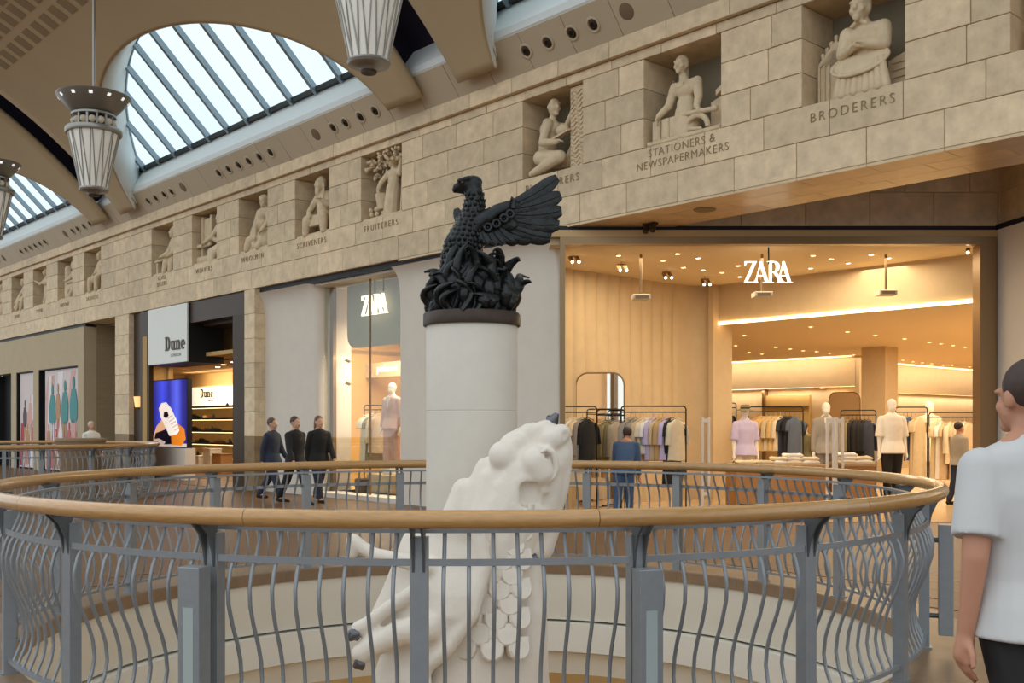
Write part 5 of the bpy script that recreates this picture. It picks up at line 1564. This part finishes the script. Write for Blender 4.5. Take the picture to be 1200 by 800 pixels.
# ================================================================== PENDANT LAMPS
M_LAMPM = mat('brushed_lamp_metal', '#94918a', .35, .6)
M_LAMPG = emit('opal_lamp_glass', '#fff1da', .10, '#d8d5cc')
def pendant(s, label):
    p = F(s, 4.0, 6.15)
    r = thing('pendant_lamp', label, 'lamp', p, .3, 'tapered pendant lamps under the vault')
    mb = MB(); mb.lathe([(.0, .0), (.10, .0), (.12, .03), (.15, .05), (.27, .07), (.285, .1), (.27, .13), (.24, .14)], 32); obj('bottom_ring', mb, M_LAMPM, r, smooth=40)
    mb = MB(); mb.lathe([(.05, -.03), (.10, -.03), (.11, .0)], 20); obj('finial', mb, M_BRONZE_B, r, smooth=40)
    mb = MB(); mb.lathe([(.245, .13), (.475, 1.2), (.44, 1.2)], 40, cap=False); obj('glass_shade', mb, M_LAMPG, r, smooth=40)
    for k in range(14):
        a = 2 * PI * k / 14
        for sg in (-1, 1):
            a2 = a + sg * .19
            mb = MB(); mb.tube([(.255 * math.cos(a), .255 * math.sin(a), .13), (.485 * math.cos(a2), .485 * math.sin(a2), 1.2)], .011, 6); obj('rib', mb, M_LAMPM, r)
    mb = MB(); mb.lathe([(.44, 1.2), (.53, 1.2), (.545, 1.23), (.545, 1.29), (.53, 1.31), (.40, 1.31)], 40); obj('collar', mb, M_LAMPM, r, smooth=40)
    mb = MB(); mb.lathe([(.30, 1.31), (.30, 1.55)], 24, cap=False); obj('lamp_core', mb, M_DARK, r, smooth=40)
    for k in range(14):
        a = 2 * PI * k / 14
        mb = MB(); mb.box(.375, -.02, 1.31, .41, .02, 1.55); o = obj('cage_bar', mb, M_LAMPM, r, rz=a)
        mb = MB(); mb.sphere((.37, 0, 1.43), .07, seg=10, ring=7); obj('bulb', mb, emit('cage_bulb', '#ffe9c4', .12, '#8f8778'), r, rz=a + PI / 14, smooth=80)
    mb = MB(); mb.lathe([(.38, 1.55), (.43, 1.55), (.43, 1.59), (.36, 1.60)], 32); obj('cage_ring', mb, M_LAMPM, r, smooth=40)
    mb = MB(); mb.lathe([(.36, 1.59), (.44, 1.64), (.70, 1.93), (.71, 1.96), (.68, 1.96), (.42, 1.68), (.0, 1.66)], 48); obj('dish', mb, mat('dish_metal', '#7d776c', .4, .4), r, smooth=40)
    for k in range(12):
        mb = MB(); mb.add([(.628, -.035, 1.848), (.628, .035, 1.848), (.672, .035, 1.897), (.672, -.035, 1.897)], [(0, 1, 2, 3)]); mb.v = [(x + .004, y, z - .004) for x, y, z in mb.v]
        obj('dish_slot', mb, emit('dish_slot_glow', '#ffffff', .6), r, rz=2 * PI * k / 12)
    top = math.sqrt(VR * VR - (VT - 4.0) ** 2) - 6.15
    mb = MB(); mb.tube([(0, 0, 1.6), (0, 0, top)], .028, 10); obj('rod', mb, M_LAMPM, r, smooth=60)
    point('pendant_glow', (p.x, p.y, p.z + 1.43), 12, WARM2, .3) if False else None
    return r
pendant(16.35, 'grey tapered pendant lamp with a wide dish, hanging whole in front of the arched skylight')
pendant(6.64, 'grey tapered pendant lamp cut by the top edge, over the relief of the fruit picker')
pendant(s_at(-11, 4.0), 'grey tapered pendant lamp cut by the picture edge under the distant skylight')
# fittings on the soffit
p = F(5.9, -.75, 4.685)
r = thing('soffit_spotlight', 'small dark twin spotlight on the stone soffit before the wide shopfront', 'spotlight', p, RZ)
mb = MB(); mb.box(-.12, -.05, -.03, .12, .05, 0); obj('plate', mb, M_DBRONZE, r)
for x in (-.07, .07):
    mb = MB(); mb.tube([(x, 0, -.02), (x + .02, -.06, -.14)], .045, 8); obj('can', mb, M_DBRONZE, r)
mb = MB(); mb.lathe([(0, -.012), (.16, -.012), (.17, 0)], 20)
tag(obj('soffit_speaker', mb, mat('soffit_grille', '#8f7a58', .8), loc=F(4.7, -.55, 4.685)), 'round flat grille set in the stone soffit before the wide shopfront', 'speaker')
# ================================================================== CLOTHES, RACKS, MANNEQUINS
CC = {k: mat('cloth_' + k, v, .85, var=.06, scale=12) for k, v in dict(cream='#e2d0ae', white='#e8e0d2', grey='#9b9285', olive='#6f6a4c', black='#1b1917', lilac='#c2b4cf', tan='#c29a62', yellow='#dcb878', blue='#5a6577', denim='#3d5472', beige='#cbb08c', pink='#cda698', navy='#2b3040', khaki='#8a7a55', brown='#5a4632', sand='#d5c09a').items()}
def garment_mesh(kind):
    mb = MB()
    L = dict(shirt=.72, jacket=.85, dress=1.15, tee=.62)[kind]
    slv = dict(shirt=.34, jacket=.52, dress=.2, tee=.22)[kind]
    rows = []
    secs = [(-.055, .045, .03), (-.085, .10, .035), (-.125, .195, .045), (-.2, .205, .05), (-.4, .20, .055), (-.4 - (L - .4) * .5, .215, .06), (-L, .235, .065)]
    n = 16
    for i, (z, w, d) in enumerate(secs):
        rows.append([(w * math.cos(a), d * math.sin(a) * (1 + .25 * math.sin(a * 5 + i)) , z - (.012 * math.sin(3 * a) if i == 6 else 0)) for a in [2 * PI * k / n for k in range(n)]])
    mb.grid(rows[::-1], closed=True); mb.add(rows[0], [tuple(range(n))]); mb.add(rows[-1], [tuple(range(n - 1, -1, -1))])
    for sx in (-1, 1):
        mb.tube([(.17 * sx, 0, -.13), (.225 * sx, 0, -.2), (.25 * sx, -.01, -.13 - slv * .6), (.265 * sx, -.02, -.13 - slv)], [.05, .065, .06, .062], 8, sq=.6)
    mb.tube([(.0, 0, .03), (.012, 0, .045), (0, 0, .058), (-.012, 0, .045)], .004, 5)
    mb.tube([(-.16, 0, -.075), (0, 0, -.03), (.16, 0, -.075)], .007, 5); mb.tube([(0, 0, -.03), (0, 0, .03)], .004, 5)
    me = mb.mesh('garment'); me.materials.append(CC['cream']); smoothen(me, 60)
    return me
GM = {}
def garment(p, rz, kind, color, label, grp):
    if kind not in GM: GM[kind] = garment_mesh(kind)
    o = link(bpy.data.objects.new('hanging_garment', GM[kind]))
    o.material_slots[0].link = 'OBJECT'; o.material_slots[0].material = CC[color]
    o.location = p; o.rotation_euler = (0, 0, rz); o.scale = (1.05, 1.0, 1.05)
    tag(o, label, 'garment', grp)
    return o
KN = dict(shirt='shirt', jacket='long jacket', dress='long dress', tee='short-sleeved shirt')
def rack(cx, cy, width, rail_z, rz, items, label, where, turn=.75, base=.012, tiers=1):
    r = thing('clothes_rail', label, 'clothes rail', (cx, cy, base), rz)
    h = rail_z - base; w = width / 2
    mb = MB(); rr_ = .05
    mb.tube([(-w, 0, 0.02), (-w, 0, h - rr_), (-w + rr_ * .3, 0, h - rr_ * .3), (-w + rr_, 0, h), (w - rr_, 0, h), (w - rr_ * .3, 0, h - rr_ * .3), (w, 0, h - rr_), (w, 0, 0.02)], .0125, 8); obj('frame', mb, M_BLACK, r, smooth=60)
    for x in (-w, w):
        mb = MB(); mb.box(x - .02, -.22, 0, x + .02, .22, .025); obj('foot', mb, M_BLACK, r)
    if tiers > 0:
        mb = MB(); mb.tube([(-w, 0, h - .10), (w, 0, h - .10)], .012, 6); obj('hanging_bar', mb, M_BLACK, r)
    if tiers > 1:
        mb = MB(); mb.tube([(-w, 0, h * .48), (w, 0, h * .48)], .012, 6); obj('lower_bar', mb, M_BLACK, r)
    R = Matrix.Rotation(rz, 3, 'Z')
    per = [items] if tiers == 1 else [items[:len(items) // 2], items[len(items) // 2:]]
    for ti, its in enumerate(per):
        n = len(its)
        zz = h - .155 if ti == 0 else h * .48 - .062
        for k, (kd, c) in enumerate(its):
            x = -w + .12 + (2 * w - .24) * (k + .5) / n
            q = R @ Vector((x, 0, zz)) + Vector((cx, cy, base))
            tier = '' if tiers == 1 else (' upper bar' if ti == 0 else ' lower bar')
            garment(q, rz + turn + random.uniform(-.08, .08), kd, c, f'{c} {KN[kd]}, {ORD[k]} from the statue on the{tier} {where}', 'clothes on the ' + where)
def A2(px, d): p = at(px, 498, d); return p.x, p.y
x, y = A2(674, 17.6)
rack(x, y, .75, 1.86, .1, [('dress', 'sand'), ('shirt', 'beige'), ('jacket', 'white'), ('dress', 'cream'), ('jacket', 'grey'), ('shirt', 'black')], 'black clothes rail of pale clothes nearest the dragon head', 'rail nearest the dragon')
x, y = A2(716, 18.4)
rack(x, y, .5, 1.82, .05, [('jacket', 'olive'), ('jacket', 'khaki'), ('jacket', 'olive'), ('jacket', 'grey')], 'narrow black clothes rail of olive jackets in front of the mirror', 'rail before the mirror')
x, y = A2(766, 17.4)
rack(x, y, 1.1, 1.86, .03, [('jacket', 'grey'), ('jacket', 'grey'), ('jacket', 'beige'), ('tee', 'cream'), ('tee', 'white'), ('shirt', 'lilac'), ('shirt', 'beige'), ('shirt', 'tan'), ('shirt', 'lilac'), ('dress', 'black'), ('shirt', 'cream')], 'wide black clothes rail against the pleated wall', 'wide rail by the pleated wall')
x, y = A2(843, 22.3)
rack(x, y, .75, 2.02, .1, [('tee', 'black'), ('tee', 'white'), ('tee', 'cream'), ('tee', 'black'), ('tee', 'white'), ('tee', 'black')] + [('tee', 'cream'), ('tee', 'sand'), ('tee', 'black'), ('tee', 'cream'), ('tee', 'sand'), ('tee', 'black')], 'two-tier clothes rail of black and white clothes at the opening corner', 'two-tier corner rail', tiers=2)
x, y = A2(909, 21.3)
rack(x, y, 1.1, 1.92, -.15, [('shirt', 'tan'), ('shirt', 'yellow'), ('shirt', 'yellow'), ('shirt', 'sand'), ('shirt', 'yellow'), ('shirt', 'cream'), ('dress', 'navy'), ('dress', 'black'), ('dress', 'blue')], 'clothes rail of yellow shirts between the hat and suit mannequins', 'rail of yellow shirts')
x, y = A2(1006, 21.2)
rack(x, y, .75, 1.85, .1, [('jacket', 'khaki'), ('jacket', 'black'), ('jacket', 'black'), ('jacket', 'black'), ('jacket', 'black'), ('jacket', 'navy')], 'clothes rail of black jackets beside the grey suit mannequin', 'rail of black jackets')
x, y = A2(1068, 20.6)
rack(x, y, .62, 1.9, -.1, [('shirt', 'blue'), ('shirt', 'blue'), ('jacket', 'denim'), ('dress', 'beige'), ('dress', 'sand')], 'clothes rail of dusty blue shirts beside the black trouser mannequin', 'rail of blue shirts')
x, y = A2(1117, 21.0)
rack(x, y, .95, 1.8, -.1, [('dress', 'sand'), ('dress', 'white'), ('dress', 'beige'), ('jacket', 'cream'), ('dress', 'beige'), ('dress', 'sand'), ('dress', 'white'), ('jacket', 'beige')], 'clothes rail of long pale clothes by the bronze jamb', 'rail of long pale clothes')
q = F(14.25, -1.35, .1)
rack(q.x, q.y, .62, 1.98, RZ + .35, [('dress', 'cream'), ('dress', 'white'), ('dress', 'khaki'), ('jacket', 'sand'), ('jacket', 'beige')], 'black clothes rail in the narrow window between the white piers', 'rail in the narrow window', base=.11)

# ---- one body builder for people and mannequins
def human(name, label, cat, loc, rz, h, pose, top, bottom, skin, hair=None, vox=.014, shoes='black', base=False, group=None, hat=None, fingers=True, extra=None):
    r = thing(name, label, cat, loc, rz, group)
    V = lambda x, y, z: Vector((x * h, y * h, z * h))
    lean = pose.get('lean', 0)
    def tors(x, y, z):
        q = V(x, y, z) - V(0, 0, .53); c, s = math.cos(lean), math.sin(lean)
        return V(0, 0, .53) + Vector((q.x, q.y * c - q.z * s, q.y * s + q.z * c))
    ms = skin if not isinstance(skin, str) else mat('skin_' + skin.strip('#'), skin, .55)
    # joints
    legs = []
    for sx, key in ((-1, 'legL'), (1, 'legR')):
        th, kn = pose.get(key, (0, 0))
        hip = V(.052 * sx, 0, .515)
        knee = hip + V(0, -.235 * math.sin(th), -.235 * math.cos(th))
        sh = th - kn
        ank = knee + V(.0, -.24 * math.sin(sh), -.24 * math.cos(sh))
        legs.append((hip, knee, ank, sh))
    dz = -min(l[2].z for l in legs) + .04 * h
    up = Vector((0, 0, dz))
    arms = []
    for sx, key in ((-1, 'armL'), (1, 'armR')):
        th, el, out = pose.get(key, (0, .15, .12))
        s_ = tors(.099 * sx, 0, .786)
        e_ = s_ + V(math.sin(out) * .17 * sx, -.17 * math.sin(th), -.17 * math.cos(th) * math.cos(out))
        w_ = e_ + V(math.sin(out * .4) * .145 * sx, -.145 * math.sin(th + el), -.145 * math.cos(th + el))
        arms.append((s_ + up, e_ + up, w_ + up))
    hd = tors(0, -.005, .925) + up
    nk = tors(0, .005, .845) + up
    hr_ = Matrix.Rotation(pose.get('turn', 0), 3, 'Z')
    H = lambda x, y, z: hd + hr_ @ Vector((x * h, y * h, z * h))
    tu = pose.get('turn', 0)
    mb = MB()
    mb.sphere(H(0, .008, .012), (.045 * h, .055 * h, .055 * h), (0, 0, tu)); mb.sphere(H(0, -.012, -.025), (.036 * h, .042 * h, .042 * h), (0, 0, tu))
    if not pose.get('blank'):
        mb.caps([H(0, -.05, .008), H(0, -.062, -.016)], [.006 * h, .010 * h], 8)
        for sx in (-1, 1):
            mb.sphere(H(.046 * sx, .004, -.004), (.007 * h, .013 * h, .02 * h), (0, 0, tu)); mb.caps([H(.008 * sx, -.05, .013), H(.028 * sx, -.044, .013)], .006 * h, 6)
            mb.sphere(H(.02 * sx, -.036, -.018), .014 * h)
        mb.caps([H(-.014, -.05, -.034), H(.014, -.05, -.034)], .006 * h, 6); mb.sphere(H(0, -.045, -.054), .014 * h)
    mb.caps([nk - Vector((0, 0, .01 * h)), H(0, .008, -.03)], [.033 * h, .030 * h], 10)
    ct = [tors(0, 0, .80) + up, tors(0, 0, .70) + up, tors(0, 0, .60) + up, V(0, 0, .53) + up]
    for c_, rx, ry in zip(ct, (.07, .08, .07, .075), (.045, .05, .045, .05)): mb.sphere(c_, (rx * h, ry * h, .07 * h))
    mb.caps([arms[0][0], arms[1][0]], .033 * h, 10)
    mb.caps([nk, ct[0]], [.03 * h, .045 * h], 10)
    for i, (s_, e_, w_) in enumerate(arms):
        mb.caps([s_, e_, w_], [.034 * h, .025 * h, .0165 * h], 10)
        d = (w_ - e_).normalized()
        if fingers: hand_c(mb, w_ + d * .012 * h, d, .60 * h, (1, 0, .0) if abs(d.x) < .8 else (0, 1, 0))
        else: mb.caps([w_, w_ + d * .05 * h, w_ + d * .09 * h], [.017 * h, .02 * h, .012 * h], 8)
    for hip, knee, ank, sh in legs:
        mb.caps([hip + up, knee + up, ank + up], [.058 * h, .036 * h, .022 * h], 10)
        mb.caps([ank + up, ank + up + V(0, -.05, -.022), ank + up + V(0, -.10, -.028)], [.024 * h, .02 * h, .014 * h], 8)
    obj('body', clay(mb, vox, 2), ms, r)
    def loft(secs, fn):
        m_ = MB(); n = 24
        rows = [[fn(0, 0, z) + Vector((rx * h * math.cos(q), ry * h * math.sin(q), 0)) for q in [2 * PI * k / n for k in range(n)]] for z, rx, ry in secs]
        m_.grid(rows[::-1], closed=True); m_.add(rows[0], [tuple(range(n))]); m_.add(rows[-1], [tuple(range(n - 1, -1, -1))])
        return m_
    def tfn(x, y, z): return (tors(x, y, z) if z > .53 else V(x, y, z)) + up
    # top
    if top:
        kind, col = top
        lo = dict(tshirt=1.12, shirt=1.12, jacket=1.08, coat=1.12, knit=1.06)[kind]
        hem = dict(tshirt=.47, shirt=.46, jacket=.46, coat=.32, knit=.48)[kind]
        wa = .88 if kind == 'jacket' and pose.get('blank') else 1.0
        secs = [(.856, .036, .036), (.842, .05, .044), (.832, .074, .052), (.82, .098, .058), (.80, .110, .064), (.775, .112, .067), (.74, .102 * lo, .068 * lo), (.69, .096 * lo, .068 * lo), (.63, .09 * lo * wa, .066 * lo), (.58, .093 * lo, .067 * lo), (.53, .106 * lo, .086 * lo), (hem, (.111 + (.53 - hem) * .12) * lo, (.1 + (.53 - hem) * .12) * lo)]
        mb = loft(secs, tfn)
        for s_, e_, w_ in arms:
            cut_, r0_, r1_ = dict(tshirt=(.78, .043, .045), shirt=(.98, .042, .045), jacket=(1.9, .042, .027), coat=(1.9, .044, .03), knit=(1.9, .038, .026))[kind]
            mb.sphere(s_, r0_ * h, seg=14, ring=10)
            if cut_ <= 1: mb.tube([s_, s_.lerp(e_, cut_ * .5), s_.lerp(e_, cut_)], [r0_ * h, r1_ * h, r1_ * 1.04 * h], 14)
            else: mb.tube([s_, e_, e_.lerp(w_, .95)], [r0_ * h, (r0_ + r1_) / 2 * h, r1_ * h], 14); mb.sphere(e_, (r0_ + r1_) / 2 * h)
        obj(kind, clay(mb, vox, 3), CC[col] if col in CC else col, r)
        if kind == 'jacket' and pose.get('blank'):
            for sx in (-1, 1):
                mb = MB(); mb.tube([tors(.03 * sx, -.062, .82) + up, tors(.03 * sx, -.082, .74) + up, tors(.004 * sx, -.085, .66) + up], [.012 * h, .018 * h, .006 * h], 6, sq=.4); obj('lapel', mb, CC[col], r, smooth=60)
            mb = MB(); mb.prism([(-.022 * h, .70 * h + dz), (.022 * h, .70 * h + dz), (.03 * h, .83 * h + dz), (-.03 * h, .83 * h + dz)], -.078 * h, -.06 * h); obj('shirt_front', mb, CC['white'], r)
    if bottom:
        kind, col = bottom
        mb = MB()
        mb = loft([(.60, .08, .058), (.55, .088, .064), (.50, .094, .066), (.455, .088, .062)], tfn)
        wd = 1.35 if kind == 'wide' else 1.12
        for hip, knee, ank, sh in legs:
            mb.caps([hip + up, knee + up, ank.lerp(knee, .08) + up], [.064 * h, .042 * h * wd, .032 * h * wd * (1.25 if kind == 'wide' else 1)], 12)
        if kind == 'skirt': mb.caps([V(0, 0, .5) + up, V(0, 0, .25) + up], [.085 * h, .11 * h], 14)
        obj('trousers' if kind != 'skirt' else 'skirt', clay(mb, vox, 3), CC[col], r)
    if shoes:
        for hip, knee, ank, sh in legs:
            mb = MB(); a = ank + up
            mb.caps([a + V(0, .012, -.02), a + V(0, -.05, -.026), a + V(0, -.105, -.03)], [.027 * h, .024 * h, .017 * h], 10)
            me = clay(mb, .01, 2); obj('shoe', me, CC[shoes], r)
    if hair:
        style, col = hair
        mb = MB()
        mb.sphere(H(0, .016, .022), (.052 * h, .056 * h, .056 * h), (0, 0, tu))
        if style == 'long': mb.caps([H(0, .045, .0), H(0, .05, -.07), H(0, .045, -.11)], [.045 * h, .045 * h, .03 * h], 10)
        if style == 'bun': mb.sphere(H(0, .07, .03), .026 * h)
        obj('hair', clay(mb, vox, 2), mat('hair_' + col.strip('#'), col, .6, var=.2, scale=60, stretch=(1, 1, .2)), r)
    if hat:
        mb = MB(); mb.lathe([(.0, .058), (.045, .055), (.05, .02), (.052, .012), (.095, -.004), (.096, -.009), (.05, .004)], 20)
        mb.v = [tuple(hd + Vector((x * h, y * h, z * h + .022 * h))) for x, y, z in mb.v]; obj('hat', mb, CC[hat], r, smooth=60)
        mb = MB(); mb.lathe([(.0525, .012), (.0515, .026)], 20, cap=False); mb.v = [tuple(hd + Vector((x * h, y * h, z * h + .022 * h))) for x, y, z in mb.v]; obj('hat_band', mb, CC['black'], r, smooth=60)
    if base:
        mb = MB(); mb.lathe([(0, -.115), (.2, -.115), (.2, -.02), (.19, .0), (0, .0)], 28); obj('stand', mb, M_MANN, r, smooth=40)
        mb = MB(); mb.tube([(.0, .1, -.01), (.0, .1, .5 * h)], .012, 8); obj('support_rod', mb, M_BLACK, r)
    if extra: extra(r, h, arms, tors, up)
    return r
ZF_ = .012 + .117
def mann(px, d, top_y, label, top, bottom, pose, hat=None, rz=0.0, shoes='white'):
    p = at(px, top_y, d)
    return human('mannequin', label, 'mannequin', (p.x, p.y, ZF_), rz, (p.z - ZF_) / .992, dict(pose, blank=1), top, bottom, M_MANN, vox=.016, shoes=shoes, base=True, hat=hat)
ST_ = dict(legL=(.08, .05), legR=(-.08, .02), armL=(.05, .12, .14), armR=(-.05, .2, .14))
mann(873, 19.9, 475, 'white mannequin in a straw hat and lilac shirt with pale trousers', ('shirt', 'lilac'), ('wide', 'cream'), ST_, 'khaki', .1)
mann(968, 19.9, 471, 'white mannequin in a grey tailored suit with an open collar', ('jacket', 'grey'), ('trousers', 'grey'), ST_, None, -.1)
mann(1045, 19.3, 467, 'white mannequin in a pale two-tone shirt and black trousers', ('shirt', 'white'), ('trousers', 'black'), ST_, None, .0, 'black')
mann(1089, 22.5, 470, 'white mannequin in a long cream coat behind the blue shirts', ('coat', 'cream'), ('trousers', 'sand'), ST_, None, .2)
q = F(13.42, -1.2, 0)
human('mannequin', 'white mannequin in a pale pink suit in the narrow window', 'mannequin', (q.x, q.y, .62), RZ + .2, 1.84, dict(ST_, blank=1), ('jacket', 'pink'), ('wide', 'pink'), M_MANN, vox=.016, shoes='white', base=True)
mb = MB(); mb.cbox(-.45, -.35, 0, .45, .35, .40, .01)
tag(obj('window_plinth', mb, M_ZWALL, loc=(q.x, q.y, .102), rz=RZ), 'sand coloured plinth under the pink suit mannequin', 'plinth')
# accessories on the floor of the narrow window
mb = MB(); mb.lathe([(.16, 0), (.17, .28), (.15, .3), (.0, .3)], 16); tag(obj('leather_bag', mb, CC['brown'], loc=F(13.95, -.8, .102), smooth=40), 'brown leather bag on the narrow window floor under the clothes rail', 'bag')

# ---- display tables with folded clothes
def table(px0, px1, d, ztop, label, zb=.012):
    p0 = at(px0, 498, d); p1 = at(px1, 498, d)
    cx, w = (p0.x + p1.x) / 2, p1.x - p0.x
    r = thing('display_table', label, 'table', (cx, d, zb))
    h = ztop - zb
    mb = MB(); mb.cbox(-w / 2, -.01, h - .05, w / 2, 1.0, h, .006); obj('table_top', mb, mat('table_top_sand', '#a68660', .5), r)
    mb = MB(); mb.box(-w / 2 + .02, .03, .0, w / 2 - .02, .97, h - .05); obj('table_body', mb, mat('table_body_brown', '#a1713c', .5, var=.1, scale=4, stretch=(.3, 1, 1)), r)
    mb = MB(); mb.box(-w / 2 + .04, .02, .0, w / 2 - .04, .03, .08); obj('table_kick', mb, M_BLACK, r)
    return cx, w
folded = None
def fold_mesh():
    mb = MB()
    rows = []
    for z, k in ((0, .92), (.02, 1.0), (.045, 1.0), (.06, .85)):
        rows.append([(.19 * k * math.copysign(abs(math.cos(a)) ** .5, math.cos(a)), .15 * k * math.copysign(abs(math.sin(a)) ** .5, math.sin(a)), z + (.012 * math.sin(a * 3) if z > .03 else 0)) for a in [2 * PI * q / 16 for q in range(16)]])
    mb.grid(rows, closed=True); mb.add(rows[0], [tuple(range(15, -1, -1))]); mb.add(rows[-1], [tuple(range(16))])
    me = mb.mesh('folded_garment'); me.materials.append(CC['cream']); smoothen(me, 60); return me
FM = fold_mesh()
def pile(x, y, z, cols, where):
    for k, c in enumerate(cols):
        o = link(bpy.data.objects.new('folded_garment', FM)); o.material_slots[0].link = 'OBJECT'; o.material_slots[0].material = CC[c]
        o.location = (x + random.uniform(-.015, .015), y, z + .001 + k * .063); o.rotation_euler = (0, 0, random.uniform(-.15, .15))
        tag(o, f'folded {c} garment, {ORD[k]} from the bottom of pile {where}', 'garment', 'folded clothes on the display tables')
cx, w = table(862, 972, 18.9, .82, 'wide brown display table of folded clothes between the hat and suit mannequins')
for i, (fx, cols) in enumerate(((-.36, ['cream']), (-.15, ['sand']), (.02, ['white', 'cream']), (.16, ['cream', 'white', 'white']), (.34, ['white', 'cream']))):
    pile(cx + fx * w, 18.9 + .35, .82, cols, ['by the hat mannequin', 'second from the hat mannequin', 'mid wide table', 'tallest on the wide table', 'by the suit mannequin'][i])
cx, w = table(990, 1028, 18.7, .84, 'small display table of white folded clothes between the suit and black trouser mannequins')
for i, (fx, cols) in enumerate(((-.25, ['cream', 'white', 'white']), (.2, ['white', 'cream']))):
    pile(cx + fx * w, 18.7 + .35, .84, cols, ['nearer the suit on the small table', 'nearer the black trousers, small table'][i])
# security gates, mirror, exit sign
for px, lab, d in ((827, 'slim grey security gate at the pleated wall end', 18.0), (973, 'first slim white security gate in front of the grey suit mannequin', 18.0), (984, 'second slim white security gate in front of the grey suit mannequin', 18.2)):
    p = at(px, 498, d)
    r = thing('security_gate', lab, 'security gate', (p.x, p.y, .012))
    for x in (-.055, .055):
        mb = MB(); mb.cbox(x - .02, -.02, 0, x + .02, .02, 1.66, .004); obj('upright', mb, mat('gate_white', '#d9d3c8', .4), r)
    mb = MB(); mb.box(-.10, -.18, 0, .10, .18, .03); obj('foot', mb, M_STEEL_D, r)
    for z_ in (.3, 1.58):
        mb = MB(); mb.box(-.04, -.012, z_, .04, .012, z_ + .06); obj('cross_bar', mb, mat('gate_white', '#d9d3c8', .4), r)
def rounded(x0, z0, x1, z1, r_, n=6):
    P = []
    for cx_, cz_, a0 in ((x1 - r_, z1 - r_, 0), (x0 + r_, z1 - r_, 90), (x0 + r_, z0 + r_, 180), (x1 - r_, z0 + r_, 270)): P += arc(cx_, cz_, r_, r_, a0, a0 + 90, n)
    return P
def mirror(name, px0, px1, pyt, d, rz, label, m_glass=M_MIRROR):
    p0 = at(px0, 498, d); p1 = at(px1, 498, d); zt = at(0, pyt, d).z
    w = (p1 - p0).length
    m_ = (p0 + p1) / 2
    r = thing(name, label, 'mirror', (m_.x, m_.y, .012), rz)
    P_ = rounded(-w / 2, .02, w / 2, zt - .012, .22)
    mb = MB(); mb.prism(P_, 0, .04); obj('frame', mb, M_FRAME, r)
    mb = MB(); mb.prism([(a * .955, .03 + (b_ - .02) * .985) for a, b_ in P_], -.004, .004); obj('mirror_glass', mb, m_glass, r)
mirror('standing_mirror', 674, 732, 436, 19.0, -.25, 'tall round-cornered mirror leaning by the pleated wall')
mirror('standing_mirror', 971, 1008, 459, 30.2, -.6, 'far round-cornered mirror on the deep back wall behind the grey suit', mat('beige_reflection_glass', '#d8c29a', .35, .3))  # the shop's beige reflection is put into the glass colour
p = at(1150, 478, 22)
r = thing('exit_sign', 'small red square sign on the bracket by the bronze jamb', 'sign', p)
mb = MB(); mb.box(-.07, 0, -.13, .07, .03, .13); obj('plate', mb, emit('red_sign', '#b8352a', .8), r)
mb = MB(); mb.box(-.02, .03, -.02, .6, .06, .02); obj('bracket', mb, M_BLACK, r)

# ================================================================== PEOPLE
def walk(f=1, s=.35): return dict(legL=(s * f, .25 if f < 0 else .05), legR=(-s * f, .25 if f > 0 else .05), armL=(-s * f * .8, .3, .14), armR=(s * f * .8, .3, .14))
def bracelet(r, h, arms, tors, up):
    s_, e_, w_ = arms[0]
    d = (w_ - e_).normalized(); a = d.cross(Vector((0, 0, 1))).normalized(); b_ = d.cross(a)
    c = e_.lerp(w_, .9)
    mb = MB(); mb.tube([c + a * .034 * math.cos(t) + b_ * .034 * math.sin(t) for t in [2 * PI * k / 16 for k in range(16)]], .008, 6, closed=True); obj('bracelet', mb, M_BLACK, r, smooth=60)
pw = dict(legL=(.3, .1), legR=(-.3, .3), armL=(.12, .35, .22), armR=(-.2, .3, .18), lean=.06, turn=.25)
human('person', 'person in a loose white T-shirt and black trousers walking past the balustrade', 'person', (1.80, 3.55, 0), PI + .1, 1.80, pw, ('tshirt', mat('white_tshirt', '#c3c2c0', .9, var=.03, scale=5)), ('trousers', 'black'), '#b98468', ('short', '#3b2a22'), vox=.0095, extra=bracelet)
for i, (px, d, c, h, f, hr) in enumerate(((319, 20.9, 'navy', 1.74, 1, ('short', '#5a4436')), (346, 20.0, 'black', 1.76, -1, ('short', '#4a3020')), (374, 20.7, 'black', 1.78, 1, ('long', '#6b4a30')))):
    p = at(px, 498, d)
    human('person', ['person in a navy coat, first of three walkers from the shoe shop side', 'person in a black jacket, middle of three walkers before the white pier', 'person in a black jacket with long hair, third walker nearest the narrow window'][i], 'person', (p.x, p.y, 0), 1.2 - .3 * i, h, walk(f), ('jacket', c), ('trousers', ('navy', 'black', 'navy')[i]), '#c29476', hr, vox=.016)
p = at(107, 498, 27.0)
human('person', 'person in a pale top behind the round stone drum', 'person', (p.x, p.y, 0), .8, 1.66, walk(1, .2), ('knit', 'white'), ('trousers', 'navy'), '#c29476', ('short', '#c9bba6'), vox=.02, fingers=True)
p = at(943, 498, 22.6)
human('person', 'person with dark hair in an olive coat among the yellow shirts', 'person', (p.x, p.y, .012), 2.4, 1.60, walk(1, .1), ('coat', 'olive'), ('trousers', 'black'), '#b98468', ('long', '#241a14'), vox=.018)
p = at(731, 498, 16.9)
human('person', 'person in a blue denim jacket bending to the olive jackets rail', 'person', (p.x, p.y, .0), PI - .3, 1.62, dict(walk(1, .15), lean=.55), ('jacket', 'denim'), ('trousers', 'denim'), '#b98468', ('short', '#3b2a22'), vox=.018)
p = at(1124, 498, 19.6)
human('person', 'person with dark hair browsing by the long pale clothes', 'person', (p.x, p.y, .012), 1.9, 1.60, walk(1, .1), ('knit', 'grey'), ('trousers', 'navy'), '#b98468', ('short', '#241a14'), vox=.018)
